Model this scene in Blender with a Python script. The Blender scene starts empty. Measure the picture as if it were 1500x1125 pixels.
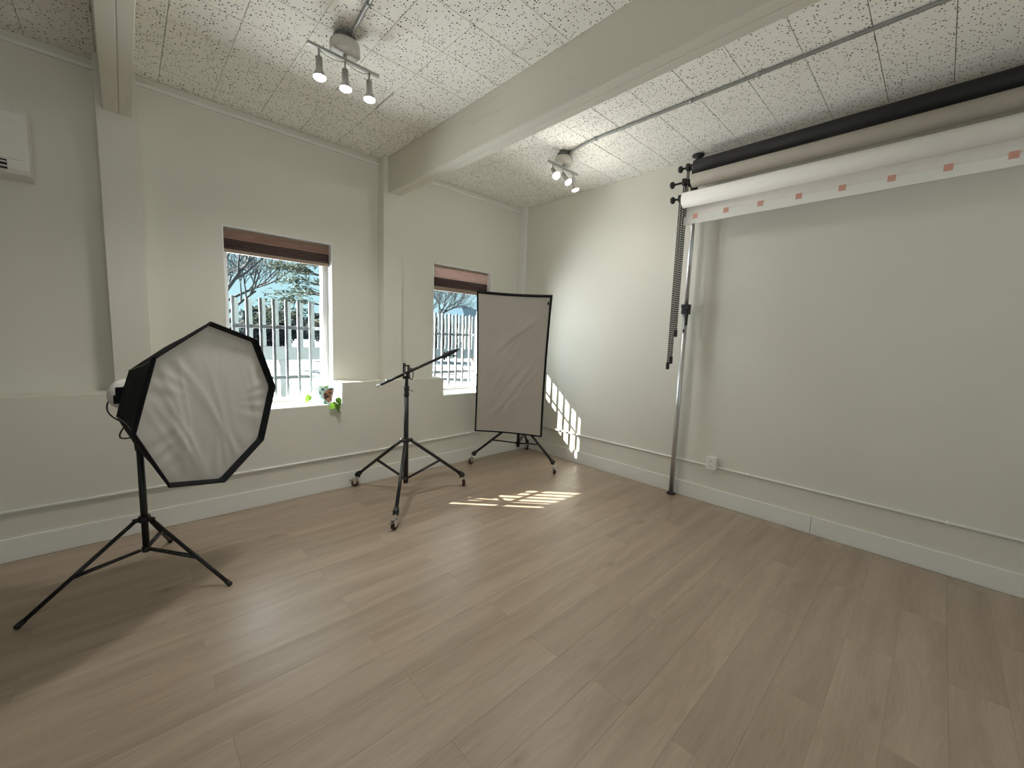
import bpy, bmesh, math, random
from mathutils import Vector, Matrix
random.seed(7)
sc = bpy.context.scene
COL = sc.collection
PI = math.pi

# ------------------------------------------------------------------ camera
cam_d = bpy.data.cameras.new('camera')
cam = bpy.data.objects.new('camera', cam_d)
COL.objects.link(cam)
sc.camera = cam
cam_d.sensor_width = 36.0
cam_d.sensor_fit = 'HORIZONTAL'
cam_d.lens = 594.646 / 1500 * 36.0
cam_d.clip_start = 0.02
cam_d.clip_end = 400
_yaw, _pit, _rol = math.radians(43.6357), math.radians(-6.29617), math.radians(2.06852)
_f = Vector((math.sin(_yaw) * math.cos(_pit), math.cos(_yaw) * math.cos(_pit), math.sin(_pit)))
_r = _f.cross(Vector((0, 0, 1))).normalized()
_u = _r.cross(_f)
_r2 = _r * math.cos(_rol) + _u * math.sin(_rol)
_u2 = -_r * math.sin(_rol) + _u * math.cos(_rol)
cam.matrix_world = Matrix(((_r2.x, _u2.x, -_f.x, -3.878), (_r2.y, _u2.y, -_f.y, -3.755),
                           (_r2.z, _u2.z, -_f.z, 1.455), (0, 0, 0, 1)))

# ------------------------------------------------------------------ world, sun, exposure
SUN_STRENGTH = 52.0
SKY_STRENGTH = 1.15
SPOT_WATTS = {'near': 24.0, 'corner': 7.0, 'far_right': 1.5, 'far_mid': 1.5, 'far_left': 1.5}
REAR_WATTS = 120.0
BOOST_WATTS = 170.0
SPILL = {'near': 0.02, 'corner': 0.36, 'far_right': 0.02, 'far_mid': 0.02, 'far_left': 0.02}
EXPOSURE = 0.0
sc.view_settings.view_transform = 'Standard'
sc.view_settings.look = 'None'
sc.view_settings.gamma = 1.0
sc.view_settings.use_curve_mapping = False
sc.view_settings.exposure = EXPOSURE
sc.cycles.max_bounces = 10
sc.cycles.diffuse_bounces = 6
sc.cycles.glossy_bounces = 4
sc.cycles.transparent_max_bounces = 12
sc.cycles.sample_clamp_indirect = 6.0
sc.cycles.caustics_reflective = False
sc.cycles.caustics_refractive = False

world = bpy.data.worlds.new('world')
sc.world = world
world.use_nodes = True
wn = world.node_tree
wn.nodes.clear()
w_out = wn.nodes.new('ShaderNodeOutputWorld')
w_bg = wn.nodes.new('ShaderNodeBackground')
w_tc = wn.nodes.new('ShaderNodeTexCoord')
w_sep = wn.nodes.new('ShaderNodeSeparateXYZ')
w_cr = wn.nodes.new('ShaderNodeValToRGB')
w_cr.color_ramp.elements[0].position = 0.0
w_cr.color_ramp.elements[0].color = (0.56, 0.84, 0.90, 1)
w_cr.color_ramp.elements[1].position = 0.75
w_cr.color_ramp.elements[1].color = (0.30, 0.58, 0.80, 1)
wn.links.new(w_tc.outputs['Generated'], w_sep.inputs[0])
wn.links.new(w_sep.outputs['Z'], w_cr.inputs[0])
wn.links.new(w_cr.outputs[0], w_bg.inputs['Color'])
w_bg.inputs['Strength'].default_value = SKY_STRENGTH
wn.links.new(w_bg.outputs[0], w_out.inputs[0])

sun_d = bpy.data.lights.new('sun', 'SUN')
sun_d.energy = SUN_STRENGTH
sun_d.angle = math.radians(0.40)
sun_d.color = (1.0, 0.95, 0.84)
sun = bpy.data.objects.new('sun', sun_d)
COL.objects.link(sun)
sun.rotation_euler = Vector((0.70, -0.71, -0.615)).to_track_quat('-Z', 'Y').to_euler()
sun.location = (-20, 20, 18)

# added fill light, aimed up through a made-up window behind the viewer
ad = bpy.data.lights.new('rear_window_daylight', 'AREA'); ad.shape = 'RECTANGLE'; ad.size = 4.0; ad.size_y = 1.6
ad.energy = REAR_WATTS; ad.color = (1.0, 0.97, 0.91)
ao = bpy.data.objects.new('rear_window_daylight', ad); COL.objects.link(ao); ao.location = (-3.9, -8.55, 0.30)
ao.rotation_euler = Vector((0, 0.80, 0.60)).to_track_quat('-Z', 'Z').to_euler()

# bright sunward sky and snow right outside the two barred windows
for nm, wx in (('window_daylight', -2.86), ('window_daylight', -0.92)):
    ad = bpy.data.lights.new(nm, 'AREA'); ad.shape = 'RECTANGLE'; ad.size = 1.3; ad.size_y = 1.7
    ad.energy = BOOST_WATTS; ad.color = (0.95, 0.98, 1.0)
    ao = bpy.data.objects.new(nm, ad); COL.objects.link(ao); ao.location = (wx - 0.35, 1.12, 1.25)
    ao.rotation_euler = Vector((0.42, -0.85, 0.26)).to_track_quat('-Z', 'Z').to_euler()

# ------------------------------------------------------------------ helpers
def set_in(node, names, val):
    for n in names:
        if n in node.inputs:
            node.inputs[n].default_value = val
            return

class NT:
    """small helper around a material node tree"""
    def __init__(self, name):
        self.mat = bpy.data.materials.new(name)
        self.mat.use_nodes = True
        self.t = self.mat.node_tree
        self.b = self.t.nodes['Principled BSDF']
    def n(self, kind, **kw):
        nd = self.t.nodes.new('ShaderNode' + kind)
        for k, v in kw.items():
            setattr(nd, k, v)
        return nd
    def l(self, a, b):
        self.t.links.new(a, b)
    def noise(self, vec, scale, detail=4, rough=0.55):
        nd = self.n('TexNoise')
        nd.inputs['Scale'].default_value = scale
        nd.inputs['Detail'].default_value = detail
        nd.inputs['Roughness'].default_value = rough
        if vec is not None:
            self.l(vec, nd.inputs['Vector'])
        return nd.outputs['Fac']
    def ramp(self, fac, stops):
        nd = self.n('ValToRGB')
        while len(nd.color_ramp.elements) < len(stops):
            nd.color_ramp.elements.new(0.5)
        for e, (p, c) in zip(nd.color_ramp.elements, stops):
            e.position = p
            e.color = c if len(c) == 4 else (*c, 1)
        self.l(fac, nd.inputs[0])
        return nd.outputs[0]
    def mapping(self, vec, scale=(1, 1, 1), loc=(0, 0, 0), rot=(0, 0, 0)):
        nd = self.n('Mapping')
        nd.inputs['Scale'].default_value = scale
        nd.inputs['Location'].default_value = loc
        nd.inputs['Rotation'].default_value = rot
        self.l(vec, nd.inputs['Vector'])
        return nd.outputs[0]
    def mix(self, fac, a, b, blend='MIX'):
        nd = self.n('MixRGB', blend_type=blend)
        for i, x in ((0, fac), (1, a), (2, b)):
            if isinstance(x, (int, float)):
                nd.inputs[i].default_value = x
            elif isinstance(x, tuple):
                nd.inputs[i].default_value = x if len(x) == 4 else (*x, 1)
            else:
                self.l(x, nd.inputs[i])
        return nd.outputs[0]
    def math(self, op, a, b=None):
        nd = self.n('Math', operation=op)
        for i, x in ((0, a), (1, b)):
            if x is None:
                continue
            if isinstance(x, (int, float)):
                nd.inputs[i].default_value = x
            else:
                self.l(x, nd.inputs[i])
        return nd.outputs[0]
    def bump(self, height, strength=0.2, dist=0.01):
        nd = self.n('Bump')
        nd.inputs['Strength'].default_value = strength
        nd.inputs['Distance'].default_value = dist
        self.l(height, nd.inputs['Height'])
        self.l(nd.outputs[0], self.b.inputs['Normal'])
    def pos(self):
        return self.n('NewGeometry').outputs['Position']
    def obj(self):
        return self.n('TexCoord').outputs['Object']

def simple(name, col, rough=0.5, metal=0.0, var=0.06, scale=30.0, bump=0.0, spec=None):
    m = NT(name)
    c2 = tuple(max(0, x * (1 - var)) for x in col)
    c1 = tuple(min(1, x * (1 + var)) for x in col)
    f = m.noise(m.obj(), scale)
    m.l(m.ramp(f, [(0.3, c2), (0.7, c1)]), m.b.inputs['Base Color'])
    m.b.inputs['Roughness'].default_value = rough
    m.b.inputs['Metallic'].default_value = metal
    if spec is not None:
        set_in(m.b, ['Specular IOR Level', 'Specular'], spec)
    if bump:
        m.bump(f, bump, 0.004)
    return m.mat

M = {}
# painted walls: off-white with a faint roller texture
def wall_mat(name, col):
    m = NT(name)
    p = m.pos()
    big = m.noise(p, 1.3, 3)
    fine = m.noise(p, 160, 2)
    m.l(m.ramp(big, [(0.3, tuple(c * 0.965 for c in col)), (0.7, col)]), m.b.inputs['Base Color'])
    m.b.inputs['Roughness'].default_value = 0.62
    set_in(m.b, ['Specular IOR Level'], 0.3)
    m.bump(fine, 0.06, 0.004)
    return m.mat
M['wall'] = wall_mat('wall_paint', (0.75, 0.735, 0.66))
M['trim'] = wall_mat('trim_paint', (0.83, 0.825, 0.79))
def beam_mat():
    m = NT('beam_paint')
    p = m.pos()
    big = m.noise(p, 1.1, 3)
    col = m.ramp(big, [(0.3, (0.655, 0.62, 0.535)), (0.7, (0.695, 0.66, 0.575))])
    cr = m.noise(m.mapping(p, (9, 0.55, 9)), 1.0, 3, 0.6)
    line = m.ramp(cr, [(0.488, (0, 0, 0)), (0.5, (1, 1, 1)), (0.512, (0, 0, 0))])
    brk = m.ramp(m.noise(m.mapping(p, (2, 1.1, 2), (5, 3, 1)), 1.0, 2), [(0.50, (0, 0, 0)), (0.62, (1, 1, 1))])
    line = m.mix(1.0, line, brk, 'MULTIPLY')
    m.l(m.mix(m.math('MULTIPLY', line, 0.30), col, (0.34, 0.31, 0.26)), m.b.inputs['Base Color'])
    m.b.inputs['Roughness'].default_value = 0.6
    m.bump(m.math('SUBTRACT', 1.0, line), 0.25, 0.004)
    return m.mat
M['beam'] = beam_mat()
M['lintel'] = wall_mat('outside_wall', (0.62, 0.60, 0.57))

# perforated ceiling tile
def tile_mat():
    m = NT('ceiling_tile')
    info = m.n('ObjectInfo')
    p = m.pos()
    v = m.n('TexVoronoi', feature='F1')
    v.inputs['Scale'].default_value = 64
    v.inputs['Randomness'].default_value = 0.66
    m.l(m.mapping(p, (1, 1, 0)), v.inputs['Vector'])
    col_sel = m.n('SeparateColor')
    m.l(v.outputs['Color'], col_sel.inputs[0])
    rad = m.math('ADD', m.math('MULTIPLY', col_sel.outputs[0], 0.13), 0.185)
    hole = m.math('LESS_THAN', v.outputs['Distance'], rad)
    base = m.ramp(m.noise(p, 2.2, 3), [(0.3, (0.90, 0.88, 0.81)), (0.7, (0.94, 0.92, 0.865))])
    base = m.mix(m.math('MULTIPLY', info.outputs['Random'], 0.08), base, (0.62, 0.60, 0.55))
    m.l(m.mix(hole, base, (0.055, 0.05, 0.042)), m.b.inputs['Base Color'])
    m.b.inputs['Roughness'].default_value = 0.9
    set_in(m.b, ['Specular IOR Level'], 0.1)
    inv = m.math('SUBTRACT', 1.0, hole)
    m.bump(inv, 0.6, 0.004)
    return m.mat
M['tile'] = tile_mat()
M['tile_back'] = simple('ceiling_backing', (0.28, 0.27, 0.25), 0.9)

# vinyl oak planks
def plank_mat():
    m = NT('oak_plank')
    info = m.n('ObjectInfo')
    p = m.pos()
    off = m.n('CombineXYZ')
    m.l(m.math('MULTIPLY', info.outputs['Random'], 37.0), off.inputs[0])
    m.l(m.math('MULTIPLY', info.outputs['Random'], 91.0), off.inputs[1])
    add = m.n('VectorMath', operation='ADD')
    m.l(p, add.inputs[0]); m.l(off.outputs[0], add.inputs[1])
    q = add.outputs[0]
    warp = m.noise(m.mapping(q, (1.5, 5, 1)), 1.0, 2)
    wv = m.n('VectorMath', operation='SCALE'); 
    cw = m.n('CombineXYZ'); m.l(warp, cw.inputs[1]); m.l(cw.outputs[0], wv.inputs[0]); wv.inputs['Scale'].default_value = 0.10
    a2 = m.n('VectorMath', operation='ADD'); m.l(q, a2.inputs[0]); m.l(wv.outputs[0], a2.inputs[1])
    q2 = a2.outputs[0]
    broad = m.noise(m.mapping(q2, (0.8, 9, 1)), 1.0, 4, 0.55)
    grain = m.noise(m.mapping(q2, (7, 120, 1)), 1.0, 4, 0.6)
    col = m.ramp(broad, [(0.28, (0.310, 0.232, 0.168)), (0.5, (0.392, 0.303, 0.230)), (0.72, (0.468, 0.376, 0.296))])
    col = m.mix(0.24, col, m.ramp(grain, [(0.3, (0.29, 0.215, 0.155)), (0.7, (0.51, 0.42, 0.335))]))
    # per-plank tone
    tone = m.ramp(info.outputs['Random'], [(0.0, (0.93, 0.925, 0.92)), (0.5, (1.0, 1.0, 1.0)), (1.0, (1.05, 1.05, 1.05))])
    col = m.mix(1.0, col, tone, 'MULTIPLY')
    # knots
    v = m.n('TexVoronoi', feature='F1')
    v.inputs['Scale'].default_value = 1.0
    m.l(m.mapping(q2, (2.1, 6.5, 0)), v.inputs['Vector'])
    k = m.ramp(v.outputs['Distance'], [(0.0, (1, 1, 1)), (0.075, (0.25, 0.25, 0.25)), (0.19, (0, 0, 0))])
    sel = m.n('SeparateColor'); m.l(v.outputs['Color'], sel.inputs[0])
    k = m.mix(1.0, k, m.ramp(sel.outputs[1], [(0.35, (0, 0, 0)), (0.5, (1, 1, 1))]), 'MULTIPLY')
    col = m.mix(m.math('MULTIPLY', k, 0.80), col, (0.13, 0.085, 0.055))
    m.l(col, m.b.inputs['Base Color'])
    m.l(m.ramp(grain, [(0.2, (0.30,) * 3), (0.8, (0.40,) * 3)]), m.b.inputs['Roughness'])
    set_in(m.b, ['Specular IOR Level'], 0.5)
    m.bump(grain, 0.05, 0.002)
    return m.mat
M['plank'] = plank_mat()
M['subfloor'] = simple('subfloor', (0.09, 0.07, 0.055), 0.9)
M['black'] = simple('black_metal', (0.010, 0.010, 0.011), 0.40, 0.0, 0.2)
M['black_plastic'] = simple('black_plastic', (0.011, 0.011, 0.011), 0.5, 0.0, 0.2)
M['black_fabric'] = simple('black_fabric', (0.011, 0.0115, 0.0135), 0.9, 0.0, 0.25, 90, 0.2, 0.2)
M['chrome'] = simple('chrome', (0.72, 0.72, 0.72), 0.22, 1.0, 0.05)
M['alu'] = simple('brushed_aluminium', (0.62, 0.63, 0.64), 0.34, 0.9, 0.05, 60)
M['conduit'] = simple('grey_conduit', (0.36, 0.37, 0.36), 0.45, 0.55, 0.08)
M['galv'] = simple('dark_junction_box', (0.16, 0.16, 0.155), 0.5, 0.6, 0.15)
M['nickel'] = simple('satin_nickel', (0.42, 0.41, 0.385), 0.42, 0.55, 0.05)
M['lamp_white'] = simple('lamp_cream_cover', (0.62, 0.60, 0.54), 0.5, 0.0, 0.03)
M['wheel'] = simple('dark_red_wheel', (0.055, 0.020, 0.018), 0.45, 0.0, 0.15)
M['white_plastic'] = simple('white_plastic', (0.80, 0.79, 0.76), 0.4, 0.0, 0.02)
M['vinyl'] = simple('white_vinyl', (0.90, 0.91, 0.91), 0.4, 0.0, 0.02)
M['bar'] = simple('grille_paint', (0.26, 0.27, 0.285), 0.45, 0.0, 0.08)
M['paper_white'] = simple('white_seamless_paper', (0.80, 0.765, 0.72), 0.75, 0.0, 0.02, 12)
M['paper_beige'] = simple('beige_seamless_paper', (0.40, 0.36, 0.305), 0.75, 0.0, 0.03, 12)
M['paper_black'] = simple('black_seamless_paper', (0.014, 0.013, 0.014), 0.7, 0.0, 0.15, 12)
M['core'] = simple('cardboard_core', (0.62, 0.60, 0.58), 0.7)
M['brass'] = simple('brass_end', (0.55, 0.40, 0.12), 0.35, 0.9)
M['glue_white'] = simple('off_white_cord', (0.72, 0.68, 0.62), 0.6)
M['rubber'] = simple('black_rubber', (0.015, 0.015, 0.015), 0.7)

def tape_mat():
    m = NT('printed_red_tape')
    ch = m.n('TexChecker'); ch.inputs['Scale'].default_value = 160
    ch.inputs['Color1'].default_value = (0.56, 0.25, 0.19, 1); ch.inputs['Color2'].default_value = (0.72, 0.42, 0.35, 1)
    m.l(m.obj(), ch.inputs['Vector']); m.l(ch.outputs['Color'], m.b.inputs['Base Color'])
    m.b.inputs['Roughness'].default_value = 0.6
    return m.mat
M['tape'] = tape_mat()

def fabric_mat(name, col, transl=0.18):
    m = NT(name)
    p = m.obj()
    f = m.noise(m.mapping(p, (3, 3, 3)), 1.0, 4)
    weave = m.noise(p, 420, 2)
    m.l(m.ramp(f, [(0.3, tuple(c * 0.95 for c in col)), (0.7, col)]), m.b.inputs['Base Color'])
    m.b.inputs['Roughness'].default_value = 0.8
    set_in(m.b, ['Specular IOR Level'], 0.2)
    m.bump(weave, 0.05, 0.001)
    tr = m.n('BsdfTranslucent')
    tr.inputs['Color'].default_value = (*col, 1)
    mx = m.n('MixShader'); mx.inputs[0].default_value = transl
    out = m.t.nodes['Material Output']
    m.l(m.b.outputs[0], mx.inputs[1]); m.l(tr.outputs[0], mx.inputs[2]); m.l(mx.outputs[0], out.inputs[0])
    return m.mat
M['diffuser'] = fabric_mat('white_diffusion_fabric', (0.66, 0.64, 0.615), 0.1)
M['diffuser_rect'] = fabric_mat('grey_white_diffusion_fabric', (0.60, 0.565, 0.52), 0.08)

def woven_mat(name, a, b):
    m = NT(name)
    p = m.obj()
    n1 = m.noise(m.mapping(p, (6, 6, 260)), 1.0, 3)
    n2 = m.noise(m.mapping(p, (220, 10, 30)), 1.0, 2)
    c = m.ramp(m.math('ADD', m.math('MULTIPLY', n1, 0.7), m.math('MULTIPLY', n2, 0.3)), [(0.32, a), (0.66, b)])
    m.l(c, m.b.inputs['Base Color'])
    m.b.inputs['Roughness'].default_value = 0.85
    m.bump(n1, 0.3, 0.003)
    tr = m.n('BsdfTranslucent'); m.l(c, tr.inputs[0])
    mx = m.n('MixShader'); mx.inputs[0].default_value = 0.35
    m.l(m.b.outputs[0], mx.inputs[1]); m.l(tr.outputs[0], mx.inputs[2]); m.l(mx.outputs[0], m.t.nodes['Material Output'].inputs[0])
    return m.mat
M['woven'] = woven_mat('woven_shade', (0.27, 0.165, 0.135), (0.50, 0.36, 0.315))
M['woven_pale'] = woven_mat('pale_woven_shade', (0.46, 0.335, 0.30), (0.70, 0.56, 0.51))  # lighter copy of the woven band, backlight put into its colour
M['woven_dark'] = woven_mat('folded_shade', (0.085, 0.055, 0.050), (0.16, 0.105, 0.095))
M['rail_tan'] = simple('tan_rail', (0.33, 0.245, 0.185), 0.6)

def glass_mat():
    m = NT('window_glass')
    t = m.t
    t.nodes.remove(m.b)
    tr = m.n('BsdfTransparent'); tr.inputs[0].default_value = (0.94, 0.97, 0.97, 1)
    gl = m.n('BsdfGlossy'); gl.inputs['Roughness'].default_value = 0.02
    fr = m.n('Fresnel'); fr.inputs[0].default_value = 1.25
    mx = m.n('MixShader')
    m.l(fr.outputs[0], mx.inputs[0]); m.l(tr.outputs[0], mx.inputs[1]); m.l(gl.outputs[0], mx.inputs[2])
    m.l(mx.outputs[0], t.nodes['Material Output'].inputs[0])
    return m.mat
M['glass'] = glass_mat()

def bulb_mat():
    m = NT('bulb_glow')
    set_in(m.b, ['Emission Color'], (1.0, 0.95, 0.86, 1))
    set_in(m.b, ['Emission Strength'], 22.0)
    return m.mat
M['bulb'] = bulb_mat()

def link(o, parent=None):
    COL.objects.link(o)
    if parent is not None:
        o.parent = parent
    return o

class MB:
    """mesh builder: collects shapes in world metres and makes one mesh object"""
    def __init__(self):
        self.bm = bmesh.new()
        self.mi = 0
    def faces(self, vs, fs, smooth=False):
        bv = [self.bm.verts.new(v) for v in vs]
        for f in fs:
            try:
                fc = self.bm.faces.new([bv[i] for i in f])
                fc.material_index = self.mi
                fc.smooth = smooth
            except ValueError:
                pass
        return bv
    def box(self, lo, hi, bev=0.0, mat=None):
        x0, y0, z0 = lo; x1, y1, z1 = hi
        vs = [(x0, y0, z0), (x1, y0, z0), (x1, y1, z0), (x0, y1, z0), (x0, y0, z1), (x1, y0, z1), (x1, y1, z1), (x0, y1, z1)]
        if mat is not None:
            vs = [mat @ Vector(v) for v in vs]
        bv = self.faces(vs, [(3, 2, 1, 0), (4, 5, 6, 7), (0, 1, 5, 4), (1, 2, 6, 5), (2, 3, 7, 6), (3, 0, 4, 7)])
        if bev > 0:
            es = list({e for v in bv for e in v.link_edges})
            bmesh.ops.bevel(self.bm, geom=es, offset=bev, segments=2, affect='EDGES', profile=0.6)
        return self
    def tube(self, pts, rad, n=12, cap=True):
        pts = [Vector(p) for p in pts]
        rads = rad if isinstance(rad, (list, tuple)) else [rad] * len(pts)
        t0 = (pts[1] - pts[0]).normalized()
        up = Vector((0, 0, 1)) if abs(t0.z) < 0.9 else Vector((1, 0, 0))
        a = t0.cross(up).normalized()
        rings = []
        for i, p in enumerate(pts):
            if i == 0: t = pts[1] - pts[0]
            elif i == len(pts) - 1: t = pts[-1] - pts[-2]
            else: t = (pts[i + 1] - pts[i]).normalized() + (pts[i] - pts[i - 1]).normalized()
            t = t.normalized()
            a = (a - t * a.dot(t)).normalized()
            b = t.cross(a)
            rings.append([self.bm.verts.new(p + (a * math.cos(2 * PI * k / n) + b * math.sin(2 * PI * k / n)) * rads[i]) for k in range(n)])
        for i in range(len(rings) - 1):
            for k in range(n):
                f = self.bm.faces.new([rings[i][k], rings[i][(k + 1) % n], rings[i + 1][(k + 1) % n], rings[i + 1][k]])
                f.smooth = True; f.material_index = self.mi
        if cap:
            f = self.bm.faces.new(rings[0][::-1]); f.material_index = self.mi
            f = self.bm.faces.new(rings[-1]); f.material_index = self.mi
        return self
    def lathe(self, prof, origin, axis=(0, 0, 1), n=24, smooth=True, ref=None, phase=0.0):
        """prof: list of (radius, height along axis)"""
        ax = Vector(axis).normalized()
        if ref is None:
            ref = Vector((1, 0, 0)) if abs(ax.x) < 0.9 else Vector((0, 1, 0))
        a = (Vector(ref) - ax * Vector(ref).dot(ax)).normalized()
        b = ax.cross(a)
        o = Vector(origin)
        rings = []
        for r, h in prof:
            if r < 1e-6:
                rings.append([self.bm.verts.new(o + ax * h)])
            else:
                rings.append([self.bm.verts.new(o + ax * h + (a * math.cos(phase + 2 * PI * k / n) + b * math.sin(phase + 2 * PI * k / n)) * r) for k in range(n)])
        for i in range(len(rings) - 1):
            A, B = rings[i], rings[i + 1]
            for k in range(n):
                k2 = (k + 1) % n
                if len(A) == 1 and len(B) == 1: continue
                if len(A) == 1: vs = [A[0], B[k2], B[k]]
                elif len(B) == 1: vs = [A[k], A[k2], B[0]]
                else: vs = [A[k], A[k2], B[k2], B[k]]
                f = self.bm.faces.new(vs); f.smooth = smooth; f.material_index = self.mi
        return self
    def sphere(self, c, r, n=12, sc3=(1, 1, 1)):
        m = Matrix.Translation(c) @ Matrix.Diagonal((r * sc3[0], r * sc3[1], r * sc3[2], 1))
        g = bmesh.ops.create_uvsphere(self.bm, u_segments=n, v_segments=max(6, n // 2), radius=1.0, matrix=m)
        for v in g['verts']:
            for f in v.link_faces:
                f.smooth = True; f.material_index = self.mi
        return self
    def build(self, name, mats, parent=None, origin=None, fix=True):
        if fix:
            bmesh.ops.recalc_face_normals(self.bm, faces=self.bm.faces[:])
        me = bpy.data.meshes.new(name)
        if origin is not None:
            bmesh.ops.translate(self.bm, verts=self.bm.verts[:], vec=-Vector(origin))
        self.bm.to_mesh(me); self.bm.free()
        for m in (mats if isinstance(mats, (list, tuple)) else [mats]):
            me.materials.append(M[m] if isinstance(m, str) else m)
        o = bpy.data.objects.new(name, me)
        link(o, parent)
        if origin is not None:
            o.location = origin
            if parent is not None:
                o.location = Vector(origin) - ABS(parent)
        elif parent is not None:
            o.location = -ABS(parent)
        return o

def ABS(o):
    v = Vector((0, 0, 0))
    while o is not None:
        v = v + Vector(o.location); o = o.parent
    return v

def thing(name, label, cat, loc=(0, 0, 0), group=None):
    o = bpy.data.objects.new(name, None)
    o.empty_display_size = 0.1
    COL.objects.link(o)
    o.location = loc
    return tag(o, label, cat, group)
def tag(o, label, cat, group=None):
    o['label'] = label; o['category'] = cat
    if group: o['group'] = group
    return o
def struct(o, label=None):
    o['kind'] = 'structure'
    if label: o['label'] = label
    return o

# ------------------------------------------------------------------ dimensions
CEIL = 3.163
XL, YF = -7.9, -7.4           # unseen far walls of the room
WALLY = 0.24                  # upper face of window wall
OUT = 0.50                    # outside face of window wall
W1 = (-3.282, -2.442)
W2 = (-1.342, -0.500)
SILL, HEAD = 0.80, 2.272
LEDGE = 1.0

# ------------------------------------------------------------------ floor with planks
fl = MB().box((XL, YF, -0.12), (0.02, 0.02, -0.009)).build('floor', 'subfloor')
struct(fl, 'light oak vinyl plank floor of the studio')
PW, PL = 0.178, 1.185
mesh_cache = {}
def plank_mesh(w, h):
    key = (round(w, 4), round(h, 4))
    if key in mesh_cache: return mesh_cache[key]
    bm = bmesh.new()
    e = 0.0006
    x, y = w / 2 - 0.0001, h / 2 - 0.0001
    z0, z1 = -0.009, 0.0
    vs = [(-x, -y, z0), (x, -y, z0), (x, y, z0), (-x, y, z0), (-x, -y, z1 - e), (x, -y, z1 - e), (x, y, z1 - e), (-x, y, z1 - e),
          (-x + e, -y + e, z1), (x - e, -y + e, z1), (x - e, y - e, z1), (-x + e, y - e, z1)]
    bv = [bm.verts.new(v) for v in vs]
    for f in [(0, 1, 5, 4), (1, 2, 6, 5), (2, 3, 7, 6), (3, 0, 4, 7), (4, 5, 9, 8), (5, 6, 10, 9), (6, 7, 11, 10), (7, 4, 8, 11), (8, 9, 10, 11)]:
        bm.faces.new([bv[i] for i in f])
    me = bpy.data.meshes.new('plank')
    bm.to_mesh(me); bm.free()
    me.materials.append(M['plank'])
    mesh_cache[key] = me
    return me
rest = MB()
special = {(-2): -2.61}
for i in range(-8, 33):
    y1 = -1.434 - PW * i; y0 = y1 - PW
    if y1 > -0.02: y1 = 0.0
    if y0 < YF: continue
    ph = -2.48 if i % 2 == 0 else -1.895
    ph = special.get(i, ph + random.uniform(-0.018, 0.018))
    xs = sorted([x for x in [ph + PL * k for k in range(-5, 4)] if XL < x < 0] + [XL, 0.0])
    for xa, xb in zip(xs[:-1], xs[1:]):
        if xb - xa < 0.02: continue
        if y1 > -4.35 and xb > -5.4:
            o = bpy.data.objects.new('plank', plank_mesh(xb - xa, y1 - y0))
            link(o, fl); o.location = ((xa + xb) / 2, (y0 + y1) / 2, 0)
        else:
            rest.box((xa + 0.0006, y0 + 0.0006, -0.009), (xb - 0.0006, y1 - 0.0006, 0.0))
o = rest.build('plank_field', 'plank', fl); o['kind'] = 'stuff'

# ------------------------------------------------------------------ walls
wb = MB()
wb.box((XL, 0.015, -0.1), (0.25, OUT, SILL))                        # below the sills
wb.box((XL, 0.015, SILL), (W1[0], OUT, LEDGE))
wb.box((W1[1], 0.015, SILL), (W2[0], OUT, LEDGE))
wb.box((W2[1], 0.015, SILL), (0.25, OUT, LEDGE))
wb.box((XL, WALLY, LEDGE), (W1[0], OUT, HEAD))
wb.box((W1[1], WALLY, LEDGE), (W2[0], OUT, HEAD))
wb.box((W2[1], WALLY, LEDGE), (0.25, OUT, HEAD))
wb.box((XL, WALLY, HEAD), (0.25, OUT, CEIL + 0.06))
struct(wb.build('wall_back', 'wall'), 'off-white window wall with a low projecting ledge')
struct(MB().box((0.015, YF - 0.15, -0.1), (0.20, 0.015, CEIL + 0.06)).box((0.015, 0.015, LEDGE), (0.20, WALLY, CEIL + 0.06)).build('wall_right', 'wall'),
       'off-white wall behind the paper rolls')
def holed(lo_a, hi_a, w0, w1, z0, z1, mk):
    m = MB()
    for a, b, c, d in ((lo_a, w0, -0.1, CEIL + .06), (w1, hi_a, -0.1, CEIL + .06), (w0, w1, -0.1, z0), (w0, w1, z1, CEIL + .06)):
        m.box(*mk(a, b, c, d))
    return m
struct(MB().box((XL - 0.15, YF - 0.15, -0.1), (XL, OUT, CEIL + 0.06)).build('wall_left', 'wall'), 'off-white wall out of view beyond the softbox')
struct(holed(XL, 0.015, -5.9, -1.9, 0.65, 2.45, lambda a, b, c, d: ((a, YF - 0.15, c), (b, YF, d))).build('wall_front', 'wall'), 'off-white wall behind the viewer')
fr = MB()  # unseen window, added to let the rear fill light in
for x in (-5.9, -4.57, -3.23, -1.94): fr.box((x, YF - 0.08, 0.65), (x + 0.04, YF - 0.03, 2.45))
fr.box((-5.9, YF - 0.08, 0.65), (-1.9, YF - 0.03, 0.70)).box((-5.9, YF - 0.08, 2.40), (-1.9, YF - 0.03, 2.45))
struct(fr.build('window_3', 'trim'), 'white frame of the wide window behind the viewer')

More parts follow.
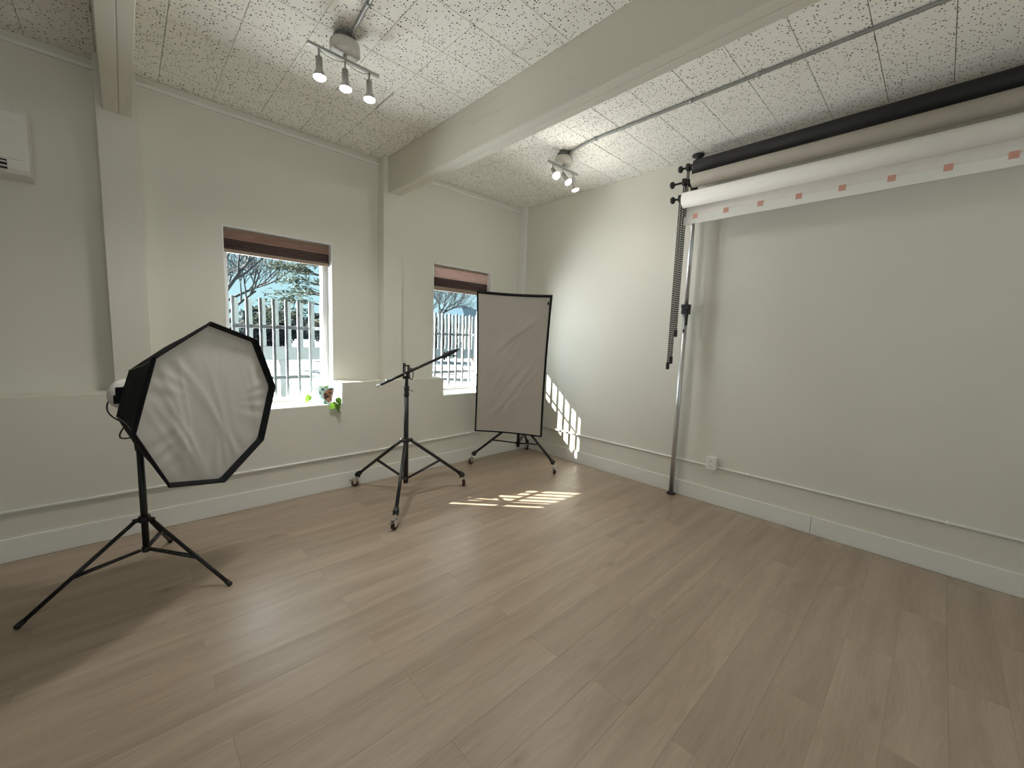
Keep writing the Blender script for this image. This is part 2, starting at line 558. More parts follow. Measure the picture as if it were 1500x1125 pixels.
# pilasters under the beams
PIL_Y = 0.12
BEAMS = [(-3.91, -3.775), (-1.945, -1.808), (-5.88, -5.745)]
PILS = [(-3.945, -3.745), (-1.992, -1.792), (-5.915, -5.715)]
names = ['shallow wall pilaster beside the octagonal softbox', 'shallow wall pilaster between the two windows', 'shallow wall pilaster out of view']
for (a, b), nm in zip(PILS, names):
    struct(MB().box((a, PIL_Y, LEDGE), (b, WALLY, CEIL), 0.004).build('wall_pillar', 'wall'), nm)
names = ['painted ceiling beam above the octagonal softbox', 'painted ceiling beam running between the two track lights', 'painted ceiling beam out of view']
for (a, b), nm in zip(BEAMS, names):
    struct(MB().box((a, YF, 2.832), (a + 0.072, PIL_Y, CEIL + 0.01), 0.004).box((a + 0.074, YF, 2.832), (b, PIL_Y, CEIL + 0.01), 0.004).box((a + 0.06, YF, 2.838), (b - 0.05, PIL_Y - 0.001, CEIL)).build('ceiling_beam', 'beam'), nm)

# ------------------------------------------------------------------ ceiling with tiles
cl = MB().box((XL, YF, CEIL + 0.008), (0.015, WALLY, CEIL + 0.06)).build('ceiling', 'tile_back')
struct(cl, 'white perforated tile ceiling')
T = 0.3048
tile_cache = {}
def tile_mesh(w, h):
    key = (round(w, 4), round(h, 4))
    if key in tile_cache: return tile_cache[key]
    e = 0.0012
    x, y = w / 2, h / 2
    vs = [(-x, -y, .010), (x, -y, .010), (x, y, .010), (-x, y, .010), (-x, -y, e), (x, -y, e), (x, y, e), (-x, y, e),
          (-x + e, -y + e, 0), (x - e, -y + e, 0), (x - e, y - e, 0), (-x + e, y - e, 0)]
    fs = [(4, 5, 1, 0), (5, 6, 2, 1), (6, 7, 3, 2), (7, 4, 0, 3), (8, 9, 5, 4), (9, 10, 6, 5), (10, 11, 7, 6), (11, 8, 4, 7), (11, 10, 9, 8)]
    me = bpy.data.meshes.new('ceiling_tile')
    me.from_pydata(vs, [], fs); me.update()
    me.materials.append(M['tile'])
    tile_cache[key] = me
    return me
tx0, ty0 = -2.403, -1.4965
rest = MB()
def bays(a, b):
    """cut the interval a..b where beams pass"""
    segs = [(a, b)]
    for p, q in BEAMS:
        out = []
        for s, t in segs:
            if q <= s or p >= t: out.append((s, t)); continue
            if p > s: out.append((s, p))
            if q < t: out.append((q, t))
        segs = out
    return [(s, t) for s, t in segs if t - s > 0.012]
for iy in range(-20, 7):
    ya, yb = ty0 + T * iy, ty0 + T * (iy + 1)
    ya, yb = max(ya, YF), min(yb, WALLY)
    if yb - ya < 0.015: continue
    for ix in range(-19, 9):
        for xa, xb in bays(max(tx0 + T * ix, XL), min(tx0 + T * (ix + 1), 0.015)):
            gy = 0.0019; gx = 0.0013
            if yb > -4.45 and xb > -4.75:
                xr = xb - gx
                if abs(xb - tx0) < 0.01 and abs(yb - (ty0 + T * 3)) < 0.02: xr = xb - 0.010   # one tile sits loose
                dz = random.uniform(-0.0012, 0.0004)
                o = bpy.data.objects.new('ceiling_tile', tile_mesh(xr - xa - gx, yb - ya - 2 * gy))
                link(o, cl); o.location = ((xa + gx + xr) / 2, (ya + yb) / 2, CEIL + dz)
            else:
                rest.box((xa + gx, ya + gy, CEIL), (xb - gx, yb - gy, CEIL + 0.009))
o = rest.build('ceiling_tile_field', 'tile', cl); o['kind'] = 'stuff'

# ------------------------------------------------------------------ baseboards, mouldings
BH = 0.145
def board(mb, lo, hi):
    return mb.box(lo, hi, 0.004)
struct(board(MB(), (XL, 0.0, 0.0), (0.0, 0.016, BH)).build('baseboard_back', 'trim'), 'white baseboard below the windows')
br = bpy.data.objects.new('baseboard_right', None); COL.objects.link(br); struct(br, 'white baseboard in two lengths below the paper rolls')
board(MB(), (0.0, -3.180, 0.0), (0.016, 0.0, BH)).build('board', 'trim', br)
board(MB(), (0.0, YF, 0.0), (0.016, -3.1825, BH)).build('board', 'trim', br)
k = 1
segs = [(XL, PILS[2][0]), (PILS[2][1], PILS[0][0]), (PILS[0][1], PILS[1][0]), (PILS[1][1], -0.04)]
for a, b in segs:
    struct(MB().box((a, WALLY - 0.022, 3.094), (b, WALLY, 3.116), 0.005).build('trim_%d' % k, 'trim'),
           'narrow moulding under the ceiling along the window wall')
    k += 1
struct(MB().box((-0.038, 0.135, LEDGE), (0.016, WALLY, CEIL), 0.006).build('trim_%d' % k, 'trim'), 'boxed vertical trim in the corner of the room')

# ------------------------------------------------------------------ windows
def window(n, W, label):
    x0, x1 = W
    root = bpy.data.objects.new('window_%d' % n, None); COL.objects.link(root); root.location = ((x0 + x1) / 2, 0.42, SILL)
    struct(root, label)
    f = MB(); a, b = 0.372, 0.455; t = 0.045
    f.box((x0, a, SILL), (x0 + t, b, HEAD), 0.004).box((x1 - t, a, SILL), (x1, b, HEAD), 0.004)
    f.box((x0 + t, a, SILL), (x1 - t, b, SILL + 0.035), 0.004).box((x0 + t, a, HEAD - t), (x1 - t, b, HEAD), 0.004)
    f.build('window_frame', 'vinyl', root)
    MB().box((x0 + t - 0.004, 0.405, SILL + 0.031), (x1 - t + 0.004, 0.409, HEAD - t + 0.004)).build('pane', 'glass', root)
    cs = MB().box((x0, WALLY - 0.001, LEDGE), (x0 + 0.006, a, HEAD - 0.006)).box((x1 - 0.006, WALLY - 0.001, LEDGE), (x1, a, HEAD - 0.006))
    cs.box((x0, WALLY - 0.001, HEAD - 0.006), (x1, a, HEAD))
    cs.box((x0, 0.014, SILL), (x0 + 0.006, a, LEDGE)).box((x1 - 0.006, 0.014, SILL), (x1, a, LEDGE))
    cs.build('casing', 'vinyl', root)
    MB().box((x0, 0.016, SILL - 0.004), (x1, a, SILL + 0.006), 0.002).build('window_sill', 'trim', root)
    return root
window(1, W1, 'barred window with the potted plant on its sill')
window(2, W2, 'barred window partly covered by the tall rectangular softbox')

def grille(W, bars, label):
    x0, x1 = W
    g = thing('window_grille', label, 'window grille', ((x0 + x1) / 2, 0.475, SILL), 'steel grilles outside the windows')
    for x in bars:
        MB().box((x - 0.011, 0.462, SILL + 0.006), (x + 0.011, 0.484, 1.742), 0.002).build('bar', 'bar', g)
    for z in (1.02, 1.488):
        MB().box((x0 + 0.001, 0.4845, z - 0.016), (x1 - 0.001, 0.4925, z + 0.016), 0.002).build('rail', 'bar', g)
    return g
grille(W1, [-3.195 + 0.1035 * i for i in range(8)], 'steel security bars across the window with the potted plant')
grille(W2, [-1.265 + 0.1045 * i for i in range(8)], 'steel security bars across the window behind the rectangular softbox')

def blind(W, z_band, z_dark, z_bot, label, band='woven'):
    x0, x1 = W[0] + 0.010, W[1] - 0.010
    t = thing('window_blind', label, 'window blind', ((x0 + x1) / 2, 0.33, HEAD), 'woven fabric blinds drawn up')
    MB().box((x0, 0.295, HEAD - 0.030), (x1, 0.362, HEAD - 0.008), 0.004).build('headrail', 'rail_tan', t)
    m = MB()      # softly waved flat band
    n = 5; H = HEAD - 0.030 - z_band
    prof = []
    for i in range(n * 2 + 1):
        prof.append((0.300 - 0.006 * math.sin(i * PI / 2) ** 2, HEAD - 0.030 - H * i / (n * 2)))
    for i in range(len(prof) - 1):
        (ya, za), (yb, zb) = prof[i], prof[i + 1]
        m.faces([(x0, ya, za), (x1, ya, za), (x1, yb, zb), (x0, yb, zb)], [(0, 1, 2, 3)])
        m.faces([(x0, ya + .02, za), (x1, ya + .02, za), (x1, yb + .02, zb), (x0, yb + .02, zb)], [(3, 2, 1, 0)])
    m.build('woven_band', band, t, fix=False)
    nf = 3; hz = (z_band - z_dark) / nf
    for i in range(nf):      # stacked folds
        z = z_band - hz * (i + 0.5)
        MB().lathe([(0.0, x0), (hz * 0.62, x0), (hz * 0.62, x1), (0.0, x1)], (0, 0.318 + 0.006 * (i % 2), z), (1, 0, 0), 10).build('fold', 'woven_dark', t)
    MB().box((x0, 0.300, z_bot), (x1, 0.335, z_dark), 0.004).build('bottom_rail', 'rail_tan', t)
    return t
blind(W1, 2.180, 2.100, 2.072, 'brown woven blind bunched short above the window with the potted plant')
blind(W2, 2.128, 2.030, 1.985, 'pinkish woven blind with a tall flat band, behind the rectangular softbox', 'woven_pale')

# ------------------------------------------------------------------ ceiling lights
def spot_fixture(loc, key, label, aim):
    """canopy on a junction box, a straight bar along X and three spot heads"""
    x, y = loc
    t = thing('track_light', label, 'ceiling light', (x, y, CEIL), 'three-headed ceiling spotlights')
    MB().lathe([(0, 0.012), (0.062, 0.012), (0.062, 0.045), (0, 0.045)], (x, y, CEIL), (0, 0, -1), 28, smooth=False).build('junction_box', 'galv', t)
    MB().lathe([(0, 0.045), (0.080, 0.045), (0.083, 0.060), (0.083, 0.098), (0.078, 0.104), (0, 0.104)], (x, y, CEIL), (0, 0, -1), 32).build('canopy', 'lamp_white', t)
    zb = CEIL - 0.132
    MB().tube([(x, y, CEIL - 0.10), (x, y, zb)], 0.011, 10).build('stem', 'nickel', t)
    MB().box((x - 0.205, y - 0.010, zb - 0.008), (x + 0.205, y + 0.010, zb + 0.008), 0.003).build('bar', 'nickel', t)
    wire = MB()
    for s in (-1, 0):
        pts = [(x + s * 0.15 + 0.15 * u, y - 0.006, zb - 0.012 - 0.020 * math.sin(u * PI)) for u in [i / 6 for i in range(7)]]
        wire.tube(pts, 0.0022, 5)
    wire.build('wire', 'nickel', t)
    for k, (dx, ax) in enumerate(zip((-0.145, 0.0, 0.145), aim)):
        a = Vector(ax).normalized()
        top = Vector((x + dx, y, zb - 0.008))
        h = MB().tube([top, top + Vector((0, 0, -0.045))], 0.006, 8)
        p0 = top + Vector((0, 0, -0.045))
        h.lathe([(0, -0.004), (0.0175, -0.002), (0.0185, 0.062), (0.025, 0.076), (0.034, 0.094), (0.034, 0.098), (0.0, 0.098)], p0, a, 20)
        hd = h.build('spot_head', 'nickel', t)
        MB().lathe([(0.0325, 0.0982), (0.0325, 0.105), (0.023, 0.112), (0, 0.115)], p0, a, 20).build('bulb', 'bulb', hd)
        for kind, share in (('SPOT', 1.0), ('POINT', SPILL[key])):       # the beam of the reflector and the spill of the frosted bulb
            ld = bpy.data.lights.new('bulb_light', kind)
            ld.energy = SPOT_WATTS[key] * share
            if kind == 'SPOT': ld.spot_size = math.radians(150); ld.spot_blend = 1.0
            ld.shadow_soft_size = 0.026; ld.color = (1.0, 0.96, 0.90)
            lo = bpy.data.objects.new('bulb_light', ld); COL.objects.link(lo)
            lo.parent = t
            lo.location = p0 + a * 0.142 - Vector((x, y, CEIL))
            lo.rotation_euler = a.to_track_quat('-Z', 'Y').to_euler()
    return t
down = [(0.03, 0.02, -1)] * 3
spot_fixture((-2.871, -1.195), 'near', 'three-spot ceiling light nearest the octagonal softbox, all heads pointing down', down)
spot_fixture((-0.885, -1.195), 'corner', 'three-spot ceiling light over the rectangular softbox corner with turned heads', [(-0.20, -0.70, -0.85), (0.12, -0.60, -0.85), (0.25, -0.15, -0.95)])
for (x, y, kk, l) in [(-0.885, -5.1, 'far_right', 'three-spot ceiling light out of view past the paper rolls'), (-2.871, -5.1, 'far_mid', 'three-spot ceiling light out of view behind the viewer'),
                  (-4.86, -5.1, 'far_left', 'three-spot ceiling light out of view in the third bay')]:
    spot_fixture((x, y), kk, l, down)  # assumed dim fixtures in the unseen bays, added for fill

def conduit_run(name, pts, r, clips, label, axis, mat='conduit', cat='conduit', clipmat='conduit'):
    t = thing(name, label, cat, pts[0])
    MB().tube(pts, r, 12).build('pipe', mat, t)
    for c in clips:
        c = Vector(c)
        m = MB()
        d = Vector(axis)
        m.tube([c - d * 0.010, c + d * 0.010], r * 1.45, 12)
        m.build('clip', clipmat, t)
    return t
conduit_run('ceiling_conduit', [(-0.885, -1.245, CEIL - 0.030), (-0.905, -1.32, CEIL - 0.026), (-0.928, -1.52, CEIL - 0.014), (-0.932, -1.62, CEIL - 0.013), (-0.932, -7.38, CEIL - 0.013)], 0.0105,
            [(-0.931, -1.575, CEIL - 0.013), (-0.932, -2.372, CEIL - 0.013), (-0.932, -2.79, CEIL - 0.013), (-0.932, -4.3, CEIL - 0.013)],
            'grey metal conduit along the ceiling towards the paper rolls', (0, 1, 0))
conduit_run('ceiling_conduit', [(-2.866, -1.245, CEIL - 0.030), (-2.868, -1.32, CEIL - 0.026), (-2.880, -1.50, CEIL - 0.014), (-2.884, -1.60, CEIL - 0.013), (-2.884, -7.38, CEIL - 0.013)], 0.0105,
            [(-2.881, -1.535, CEIL - 0.013), (-2.884, -2.8, CEIL - 0.013)],
            'short stretch of grey conduit feeding the light nearest the octagonal softbox', (0, 1, 0))
conduit_run('wall_conduit', [(XL + 0.01, 0.005, 0.312), (-2.1, 0.005, 0.312), (-0.9, 0.005, 0.332), (-0.02, 0.005, 0.338)], 0.011,
            [(-3.60, 0.005, 0.312), (-2.62, 0.005, 0.312), (-0.935, 0.005, 0.332)], 'white painted conduit along the wall under the windows', (1, 0, 0), 'trim', 'conduit', 'trim')
conduit_run('wall_conduit', [(0.005, -0.02, 0.340), (0.005, -2.385, 0.352), (0.005, YF + 0.02, 0.352)], 0.010,
            [(0.005, -1.2, 0.347), (0.005, -2.70, 0.352), (0.005, -3.90, 0.352)], 'white painted conduit along the wall under the paper rolls', (0, 1, 0), 'trim', 'conduit', 'trim')
# outlet box
t = thing('outlet_box', 'white surface-mounted power outlet box beside the silver pole', 'outlet', (0.015, -2.405, 0.33))
MB().box((-0.040, -2.445, 0.335), (0.015, -2.365, 0.445), 0.004).build('box', 'trim', t)
MB().box((-0.046, -2.449, 0.331), (-0.040, -2.361, 0.449), 0.003).build('cover_plate', 'white_plastic', t)
for z in (0.368, 0.412):
    s = MB().box((-0.0485, -2.420, z - 0.016), (-0.046, -2.390, z + 0.016), 0.001).build('socket', 'white_plastic', t)
    sl = MB()
    for dy in (-0.007, 0.007):
        sl.box((-0.0492, -2.405 + dy - 0.0014, z - 0.007), (-0.0484, -2.405 + dy + 0.0014, z + 0.007))
    sl.build('slot', 'rubber', s)

# ------------------------------------------------------------------ air conditioner
t = thing('air_conditioner', 'white wall-mounted air conditioner cut off by the picture edge', 'air conditioner', (-4.65, WALLY, 2.3))
ax0, ax1 = -5.06, -4.238
m = MB()
prof = [(0.24, 2.305), (0.075, 2.312), (0.055, 2.335), (0.058, 2.640), (0.075, 2.672), (0.24, 2.680)]
n = len(prof)
m.faces([(ax0, y, z) for y, z in prof] + [(ax1, y, z) for y, z in prof],
        [tuple(range(n)), tuple(range(2 * n - 1, n - 1, -1))] + [(i, i + n, (i + 1) % n + n, (i + 1) % n) for i in range(n)])
m.build('body', 'white_plastic', t)
MB().box((ax0 + 0.004, 0.046, 2.385), (ax1 - 0.006, 0.058, 2.645), 0.004).build('front_panel', 'white_plastic', t)
MB().box((ax0 + 0.05, 0.052, 2.326), (ax1 - 0.085, 0.058, 2.378)).build('air_outlet', 'rubber', t)
for z in (2.340, 2.364):
    MB().box((ax0 + 0.05, 0.044, z - 0.004), (ax1 - 0.085, 0.053, z + 0.004), 0.002).build('louver', 'white_plastic', t)

# ------------------------------------------------------------------ stands
def leg_pt(c, ang, r, z):
    return Vector((c[0] + r * math.cos(ang), c[1] + r * math.sin(ang), z))

def caster_leg(t, c, ang, hub_z, wheel_r=0.60, spin=0.0):
    """a tube leg that ends in a socket and a braked caster wheel"""
    top = leg_pt(c, ang, 0.045, hub_z - 0.005)
    end = leg_pt(c, ang, wheel_r - 0.020, 0.120)
    leg = MB().tube([top, end], 0.0145, 12).build('leg', 'black', t)
    d = (end - top).normalized()
    MB().tube([end - d * 0.045, end - d * 0.01, end + d * 0.012], [0.020, 0.025, 0.023], 14).build('socket', 'black_plastic', leg)
    px = leg_pt(c, ang, wheel_r - 0.004, 0.0)
    sa = ang + spin
    dx = Vector((math.cos(sa), math.sin(sa), 0)); dy = Vector((-math.sin(sa), math.cos(sa), 0))
    wc = px + dx * 0.012 + Vector((0, 0, 0.031))
    mb = MB()
    mb.tube([px + Vector((0, 0, 0.118)), px + Vector((0, 0, 0.070))], 0.006, 8)
    for s in (-1, 1):     # fork cheeks
        q = [px - dx * 0.020 + Vector((0, 0, 0.078)), px + dx * 0.030 + Vector((0, 0, 0.078)), wc + dx * 0.010 + Vector((0, 0, -0.006)), wc - dx * 0.008 + Vector((0, 0, -0.006))]
        a_ = [v + dy * s * 0.0135 for v in q]; b_ = [v + dy * s * 0.0170 for v in q]
        mb.faces(a_ + b_, [(0, 1, 2, 3), (7, 6, 5, 4), (0, 4, 5, 1), (1, 5, 6, 2), (2, 6, 7, 3), (3, 7, 4, 0)])
    mb.box((-0.022, -0.017, 0.076), (0.032, 0.017, 0.080), 0.0, Matrix.Translation(px) @ Matrix.Rotation(sa, 4, 'Z'))
    mb.build('caster_fork', 'chrome', leg)
    MB().lathe([(0, -0.012), (0.026, -0.012), (0.031, -0.009), (0.031, 0.009), (0.026, 0.012), (0, 0.012)], wc, dy, 20).build('caster_wheel', 'wheel', leg)
    MB().box((0.030, -0.012, 0.062), (0.066, 0.012, 0.068), 0.001, Matrix.Translation(px) @ Matrix.Rotation(sa, 4, 'Z')).build('brake_lever', 'chrome', leg)
    pk = end - d * 0.03 - Vector((math.cos(ang), math.sin(ang), 0)) * 0.0 + Vector((0, 0, -0.022))
    MB().tube([pk, pk + Vector((0, 0, -0.020))], [0.004, 0.009], 8).build('lock_knob', 'black_plastic', leg)
    return leg, top, end

def braces(t, c, ang, top, end, frac, col_z, gap=0.007):
    p = top.lerp(end, frac)
    q = leg_pt(c, ang, 0.026, col_z)
    side = Vector((-math.sin(ang), math.cos(ang), 0))
    m = MB()
    for s in (-1, 1):
        m.tube([q + side * s * gap, p + side * s * (gap + 0.003)], 0.0066, 6)
    return m.build('brace', 'black', t)

def rolling_base(t, c, angs, hub_z, col_z, wheel_r, frac):
    x, y = c
    hub = MB().lathe([(0, -0.018), (0.030, -0.018), (0.034, -0.010), (0.034, 0.010), (0.030, 0.016), (0, 0.016)], (x, y, hub_z), (0, 0, 1), 20)
    for a in angs:
        p = leg_pt(c, a, 0.030, hub_z); q = leg_pt(c, a, 0.056, hub_z - 0.004)
        hub.tube([p, q], [0.015, 0.017], 10)
    hub.build('hub', 'black_plastic', t)
    col = MB().lathe([(0, -0.020), (0.022, -0.020), (0.026, 0), (0.022, 0.020), (0, 0.020)], (x, y, col_z), (0, 0, 1), 16)
    for a in angs:
        col.tube([leg_pt(c, a, 0.018, col_z), leg_pt(c, a, 0.034, col_z)], 0.010, 8)
    col.build('lower_collar', 'black_plastic', t)
    for k, a in enumerate(angs):
        lg, top, end = caster_leg(t, c, a, hub_z, wheel_r, (0.5, -0.6, 0.9)[k])
        braces(t, c, a, top, end, frac, col_z)

# boom stand
c2 = (-2.121, -0.581)
t = thing('boom_stand', 'black rolling boom stand with tilted arm between the two windows', 'boom stand', (c2[0], c2[1], 0))
rolling_base(t, c2, [math.radians(a) for a in (111.6, 234.0, -7.7)], 0.535, 0.190, 0.596, 0.55)
MB().tube([(c2[0], c2[1], 0.145), (c2[0], c2[1], 0.965)], 0.0215, 16).build('column', 'black', t)
MB().tube([(c2[0], c2[1], 0.95), (c2[0], c2[1], 1.135)], 0.0165, 14).build('upper_column', 'black', t)
m = MB().lathe([(0, -0.045), (0.023, -0.045), (0.025, -0.03), (0.022, -0.022), (0.022, 0.018), (0.026, 0.026), (0.024, 0.042), (0, 0.042)], (c2[0], c2[1], 0.975), (0, 0, 1), 18)
col = m.build('lock_collar', 'black_plastic', t)
vr = Vector((0.69, -0.724, 0))   # sideways as the photo sees it
pc = Vector((c2[0], c2[1], 0.985))
MB().tube([pc + vr * 0.02, pc + vr * 0.050 + Vector((0, 0, -0.006))], 0.005, 8).box((-0.006, -0.018, -0.005), (0.006, 0.018, 0.005), 0.002,
    Matrix.Translation(pc + vr * 0.052 + Vector((0, 0, -0.008)))).build('lock_lever', 'chrome', col)
# boom head and arm
A = Vector((-2.332, -0.481, 1.020)); B = Vector((-1.757, -0.847, 1.354))
bd = (B - A).normalized()
pivot = A + bd * (Vector((c2[0], c2[1], 0)) - Vector((A.x, A.y, 0))).dot(Vector((bd.x, bd.y, 0)).normalized()) / math.hypot(bd.x, bd.y)
vn = Vector((0.724, 0.69, 0))
m = MB()
m.tube([(c2[0], c2[1], 1.08), (c2[0], c2[1], 1.125)], 0.020, 14)
m.box((-0.026, -0.020, -0.075), (-0.012, 0.020, 0.062), 0.003, Matrix.Translation((c2[0], c2[1], 1.155)) @ Matrix.Rotation(math.atan2(vr.y, vr.x), 4, 'Z'))
m.box((0.012, -0.020, -0.075), (0.026, 0.020, 0.040), 0.003, Matrix.Translation((c2[0], c2[1], 1.155)) @ Matrix.Rotation(math.atan2(vr.y, vr.x), 4, 'Z'))
m.box((-0.026, -0.020, 0.034), (0.026, 0.020, 0.046), 0.003, Matrix.Translation((c2[0], c2[1], 1.155)) @ Matrix.Rotation(math.atan2(vr.y, vr.x), 4, 'Z'))
head = m.build('swivel_head', 'black_plastic', t)
ct = Vector((c2[0], c2[1], 1.125)) + vr * 0.042
MB().tube([ct + vr * (0.030 * math.cos(a) * 0.55) + Vector((0, 0, 0.050 * math.sin(a))) for a in [i * 2 * PI / 20 for i in range(21)]], 0.0045, 6, False).build('crank_loop', 'black_plastic', head)
MB().lathe([(0, 0), (0.011, 0.001), (0.011, 0.010), (0, 0.012)], Vector((c2[0], c2[1], 1.115)) - vn * 0.034, -vn, 12).build('bolt', 'chrome', head)
arm = MB().tube([A + bd * 0.02, A.lerp(B, 0.80)], 0.0125, 12).tube([A.lerp(B, 0.72), A.lerp(B, 0.93)], 0.0085, 12).build('boom_arm', 'black', t)
MB().tube([A - bd * 0.012, A + bd * 0.026], 0.0125, 12).build('end_cap', 'white_plastic', arm)
pk = A + bd * 0.085
MB().box((-0.014, -0.006, -0.004), (0.014, 0.006, 0.006), 0.002, Matrix.Translation(pk + Vector((0, 0, 0.013)))).build('stop_clip', 'chrome', arm)
q0 = A.lerp(B, 0.80); q1 = A.lerp(B, 0.905)
m = MB().tube([q0, q1], 0.0190, 12).tube([q0.lerp(q1, .1) + Vector((0, 0, -0.036)), q0.lerp(q1, .1) + Vector((0, 0, 0.034))], 0.008, 8)
m.tube([q0.lerp(q1, .45), q0.lerp(q1, .75)], 0.025, 12)
m.build('grip_clamp', 'black_plastic', arm)
m = MB().tube([A.lerp(B, 0.90), A.lerp(B, 0.965)], 0.016, 10).tube([A.lerp(B, 0.96), B], 0.007, 8)
m.tube([A.lerp(B, .935), A.lerp(B, .935) + Vector((0.0, 0.0, -0.045))], 0.004, 8)
m.tube([A.lerp(B, .94) + Vector((0, 0, -0.042)) - vr * 0.018, A.lerp(B, .94) + Vector((0, 0, -0.042)) + vr * 0.018], 0.007, 8)
m.build('spigot', 'black_plastic', arm)

# rolling stand of the rectangular softbox
c3 = (-0.548, -0.404)
t = thing('rolling_stand', 'black caster stand carrying the rectangular softbox in the corner', 'light stand', (c3[0], c3[1], 0))
rolling_base(t, c3, [math.radians(a) for a in (152.0, -87.4, 32.4)], 0.488, 0.235, 0.556, 0.56)
MB().tube([(c3[0], c3[1], 0.185), (c3[0], c3[1], 0.80)], 0.0185, 14).build('column', 'black', t)
MB().tube([(c3[0], c3[1], 0.78), (c3[0], c3[1], 1.165)], 0.0140, 12).build('upper_column', 'black', t)
MB().lathe([(0, -0.03), (0.023, -0.03), (0.025, 0), (0.023, 0.03), (0, 0.03)], (c3[0], c3[1], 0.80), (0, 0, 1), 16).build('lock_collar', 'black_plastic', t)
m = MB()
pts = []
for i in range(26):
    u = i / 25
    pts.append((c3[0] + 0.05 + 0.02 * math.sin(u * 9), c3[1] - 0.03 + 0.02 * math.cos(u * 7), 0.25 + 0.55 * u))
m.tube(pts, 0.004, 6).build('cable', 'rubber', t)

# rectangular softbox
def frame_axes(az, el, rl):
    n = Vector((math.sin(az) * math.cos(el), -math.cos(az) * math.cos(el), math.sin(el)))
    rt = Vector((0, 0, 1)).cross(n).normalized()
    up = n.cross(rt)
    return n, rt * math.cos(rl) + up * math.sin(rl), -rt * math.sin(rl) + up * math.cos(rl)
pn, pa, pb = frame_axes(math.radians(-49.6), math.radians(-12.8), math.radians(-1.9))
pc = Vector((-0.889, -0.593, 1.148)); PWd, PHt = 0.770, 1.573
t = thing('rectangular_softbox', 'tall rectangular softbox with wrinkled pale front and black edges', 'softbox', pc)
def edge_pt(u, v, s=1.0):
    """u, v in -1..1 with edges bowed inwards"""
    bow = 0.018
    x = u * PWd / 2 * s * (1 - bow * 1.6 * (1 - v * v))
    y = v * PHt / 2 * s * (1 - bow * 0.75 * (1 - u * u))
    return x, y
NU, NV = 40, 72
vs = []; fs = []
rw = random.Random(3)
wr = [(rw.uniform(-.30, .20), rw.uniform(-.55, .45), rw.uniform(0.55, 1.05), rw.uniform(.10, .30), rw.uniform(.010, .022), rw.uniform(.6, 1)) for _ in range(26)]
for j in range(NV + 1):
    for i in range(NU + 1):
        u, v = -1 + 2 * i / NU, -1 + 2 * j / NV
        x, y = edge_pt(u, v)
        x *= 0.945; y *= 0.973
        w = (1 - u ** 4) * (1 - v ** 4)
        d = 0.010 * w
        for (wx, wy, wa, wl, ww, wh) in wr:
            ca, sa = math.cos(wa), math.sin(wa)
            lx = (x - wx) * ca + (y - wy) * sa; ly = -(x - wx) * sa + (y - wy) * ca
            d += 0.0120 * wh * math.exp(-(lx / wl) ** 2 - (ly / ww) ** 2) * w
        vs.append(pc + pa * x + pb * y + pn * (d + 0.002))
for j in range(NV):
    for i in range(NU):
        k = j * (NU + 1) + i
        fs.append((k, k + 1, k + NU + 2, k + NU + 1))
m = MB(); m.faces(vs, fs, True); m.build('front_diffuser', 'diffuser_rect', t, fix=False)
# black hem and rear shell as rings of the outline
def outline(s, dep, n=14):
    pts = []
    for k in range(4):
        for i in range(n):
            w = -1 + 2 * i / n
            u, v = [(w, -1), (1, w), (-w, 1), (-1, -w)][k]
            x, y = edge_pt(u, v)
            pts.append(pc + pa * x * s[0] + pb * y * s[1] + pn * dep)
    return pts
def rings(mb, rr, closed_end=False):
    n = len(rr[0]); base = []
    for r in rr: base.append([mb.bm.verts.new(p) for p in r])
    for a, b in zip(base[:-1], base[1:]):
        for k in range(n):
            f = mb.bm.faces.new([a[k], a[(k + 1) % n], b[(k + 1) % n], b[k]]); f.smooth = False
    if closed_end:
        mb.bm.faces.new(base[-1])
m = MB(); rings(m, [outline((0.938, 0.970), 0.002), outline((0.945, 0.973), 0.008), outline((0.953, 0.977), 0.002)]); m.build('white_piping', 'diffuser', t)
m = MB(); rings(m, [outline((0.950, 0.976), 0.000), outline((0.954, 0.978), 0.007), outline((0.996, 0.998), 0.007), outline((1.0, 1.0), 0.0), outline((1.008, 1.002), -0.070)]); m.build('hem', 'black_fabric', t)
m = MB(); rings(m, [outline((1.008, 1.002), -0.070), outline((0.90, 0.94), -0.11), outline((0.48, 0.54), -0.17), outline((0.16, 0.10), -0.215)], True); m.build('rear_shell', 'black_fabric', t)
xr, yr = edge_pt(0.93, 0.93)
MB().box((-0.008, -0.014, 0.0), (0.008, 0.014, 0.010), 0.002, Matrix.Translation(pc + pa * xr * .985 + pb * yr * .97 + pn * 0.004) @ Matrix((( pa.x, pb.x, pn.x, 0), (pa.y, pb.y, pn.y, 0), (pa.z, pb.z, pn.z, 0), (0, 0, 0, 1)))).build('velcro_tab', 'black_fabric', t)
# studio light joining it to the stand
q = pc - pn * 0.215
t = thing('studio_light', 'studio light head hidden behind the rectangular softbox', 'studio light', q)
e = Vector((c3[0], c3[1], 1.20))
MB().tube([q - pn * 0.008, q - pn * 0.22], 0.055, 18).build('body', 'black_plastic', t)
MB().tube([(c3[0], c3[1], 1.165), e, q - pn * 0.08], 0.013, 8).build('bracket', 'black_plastic', t)

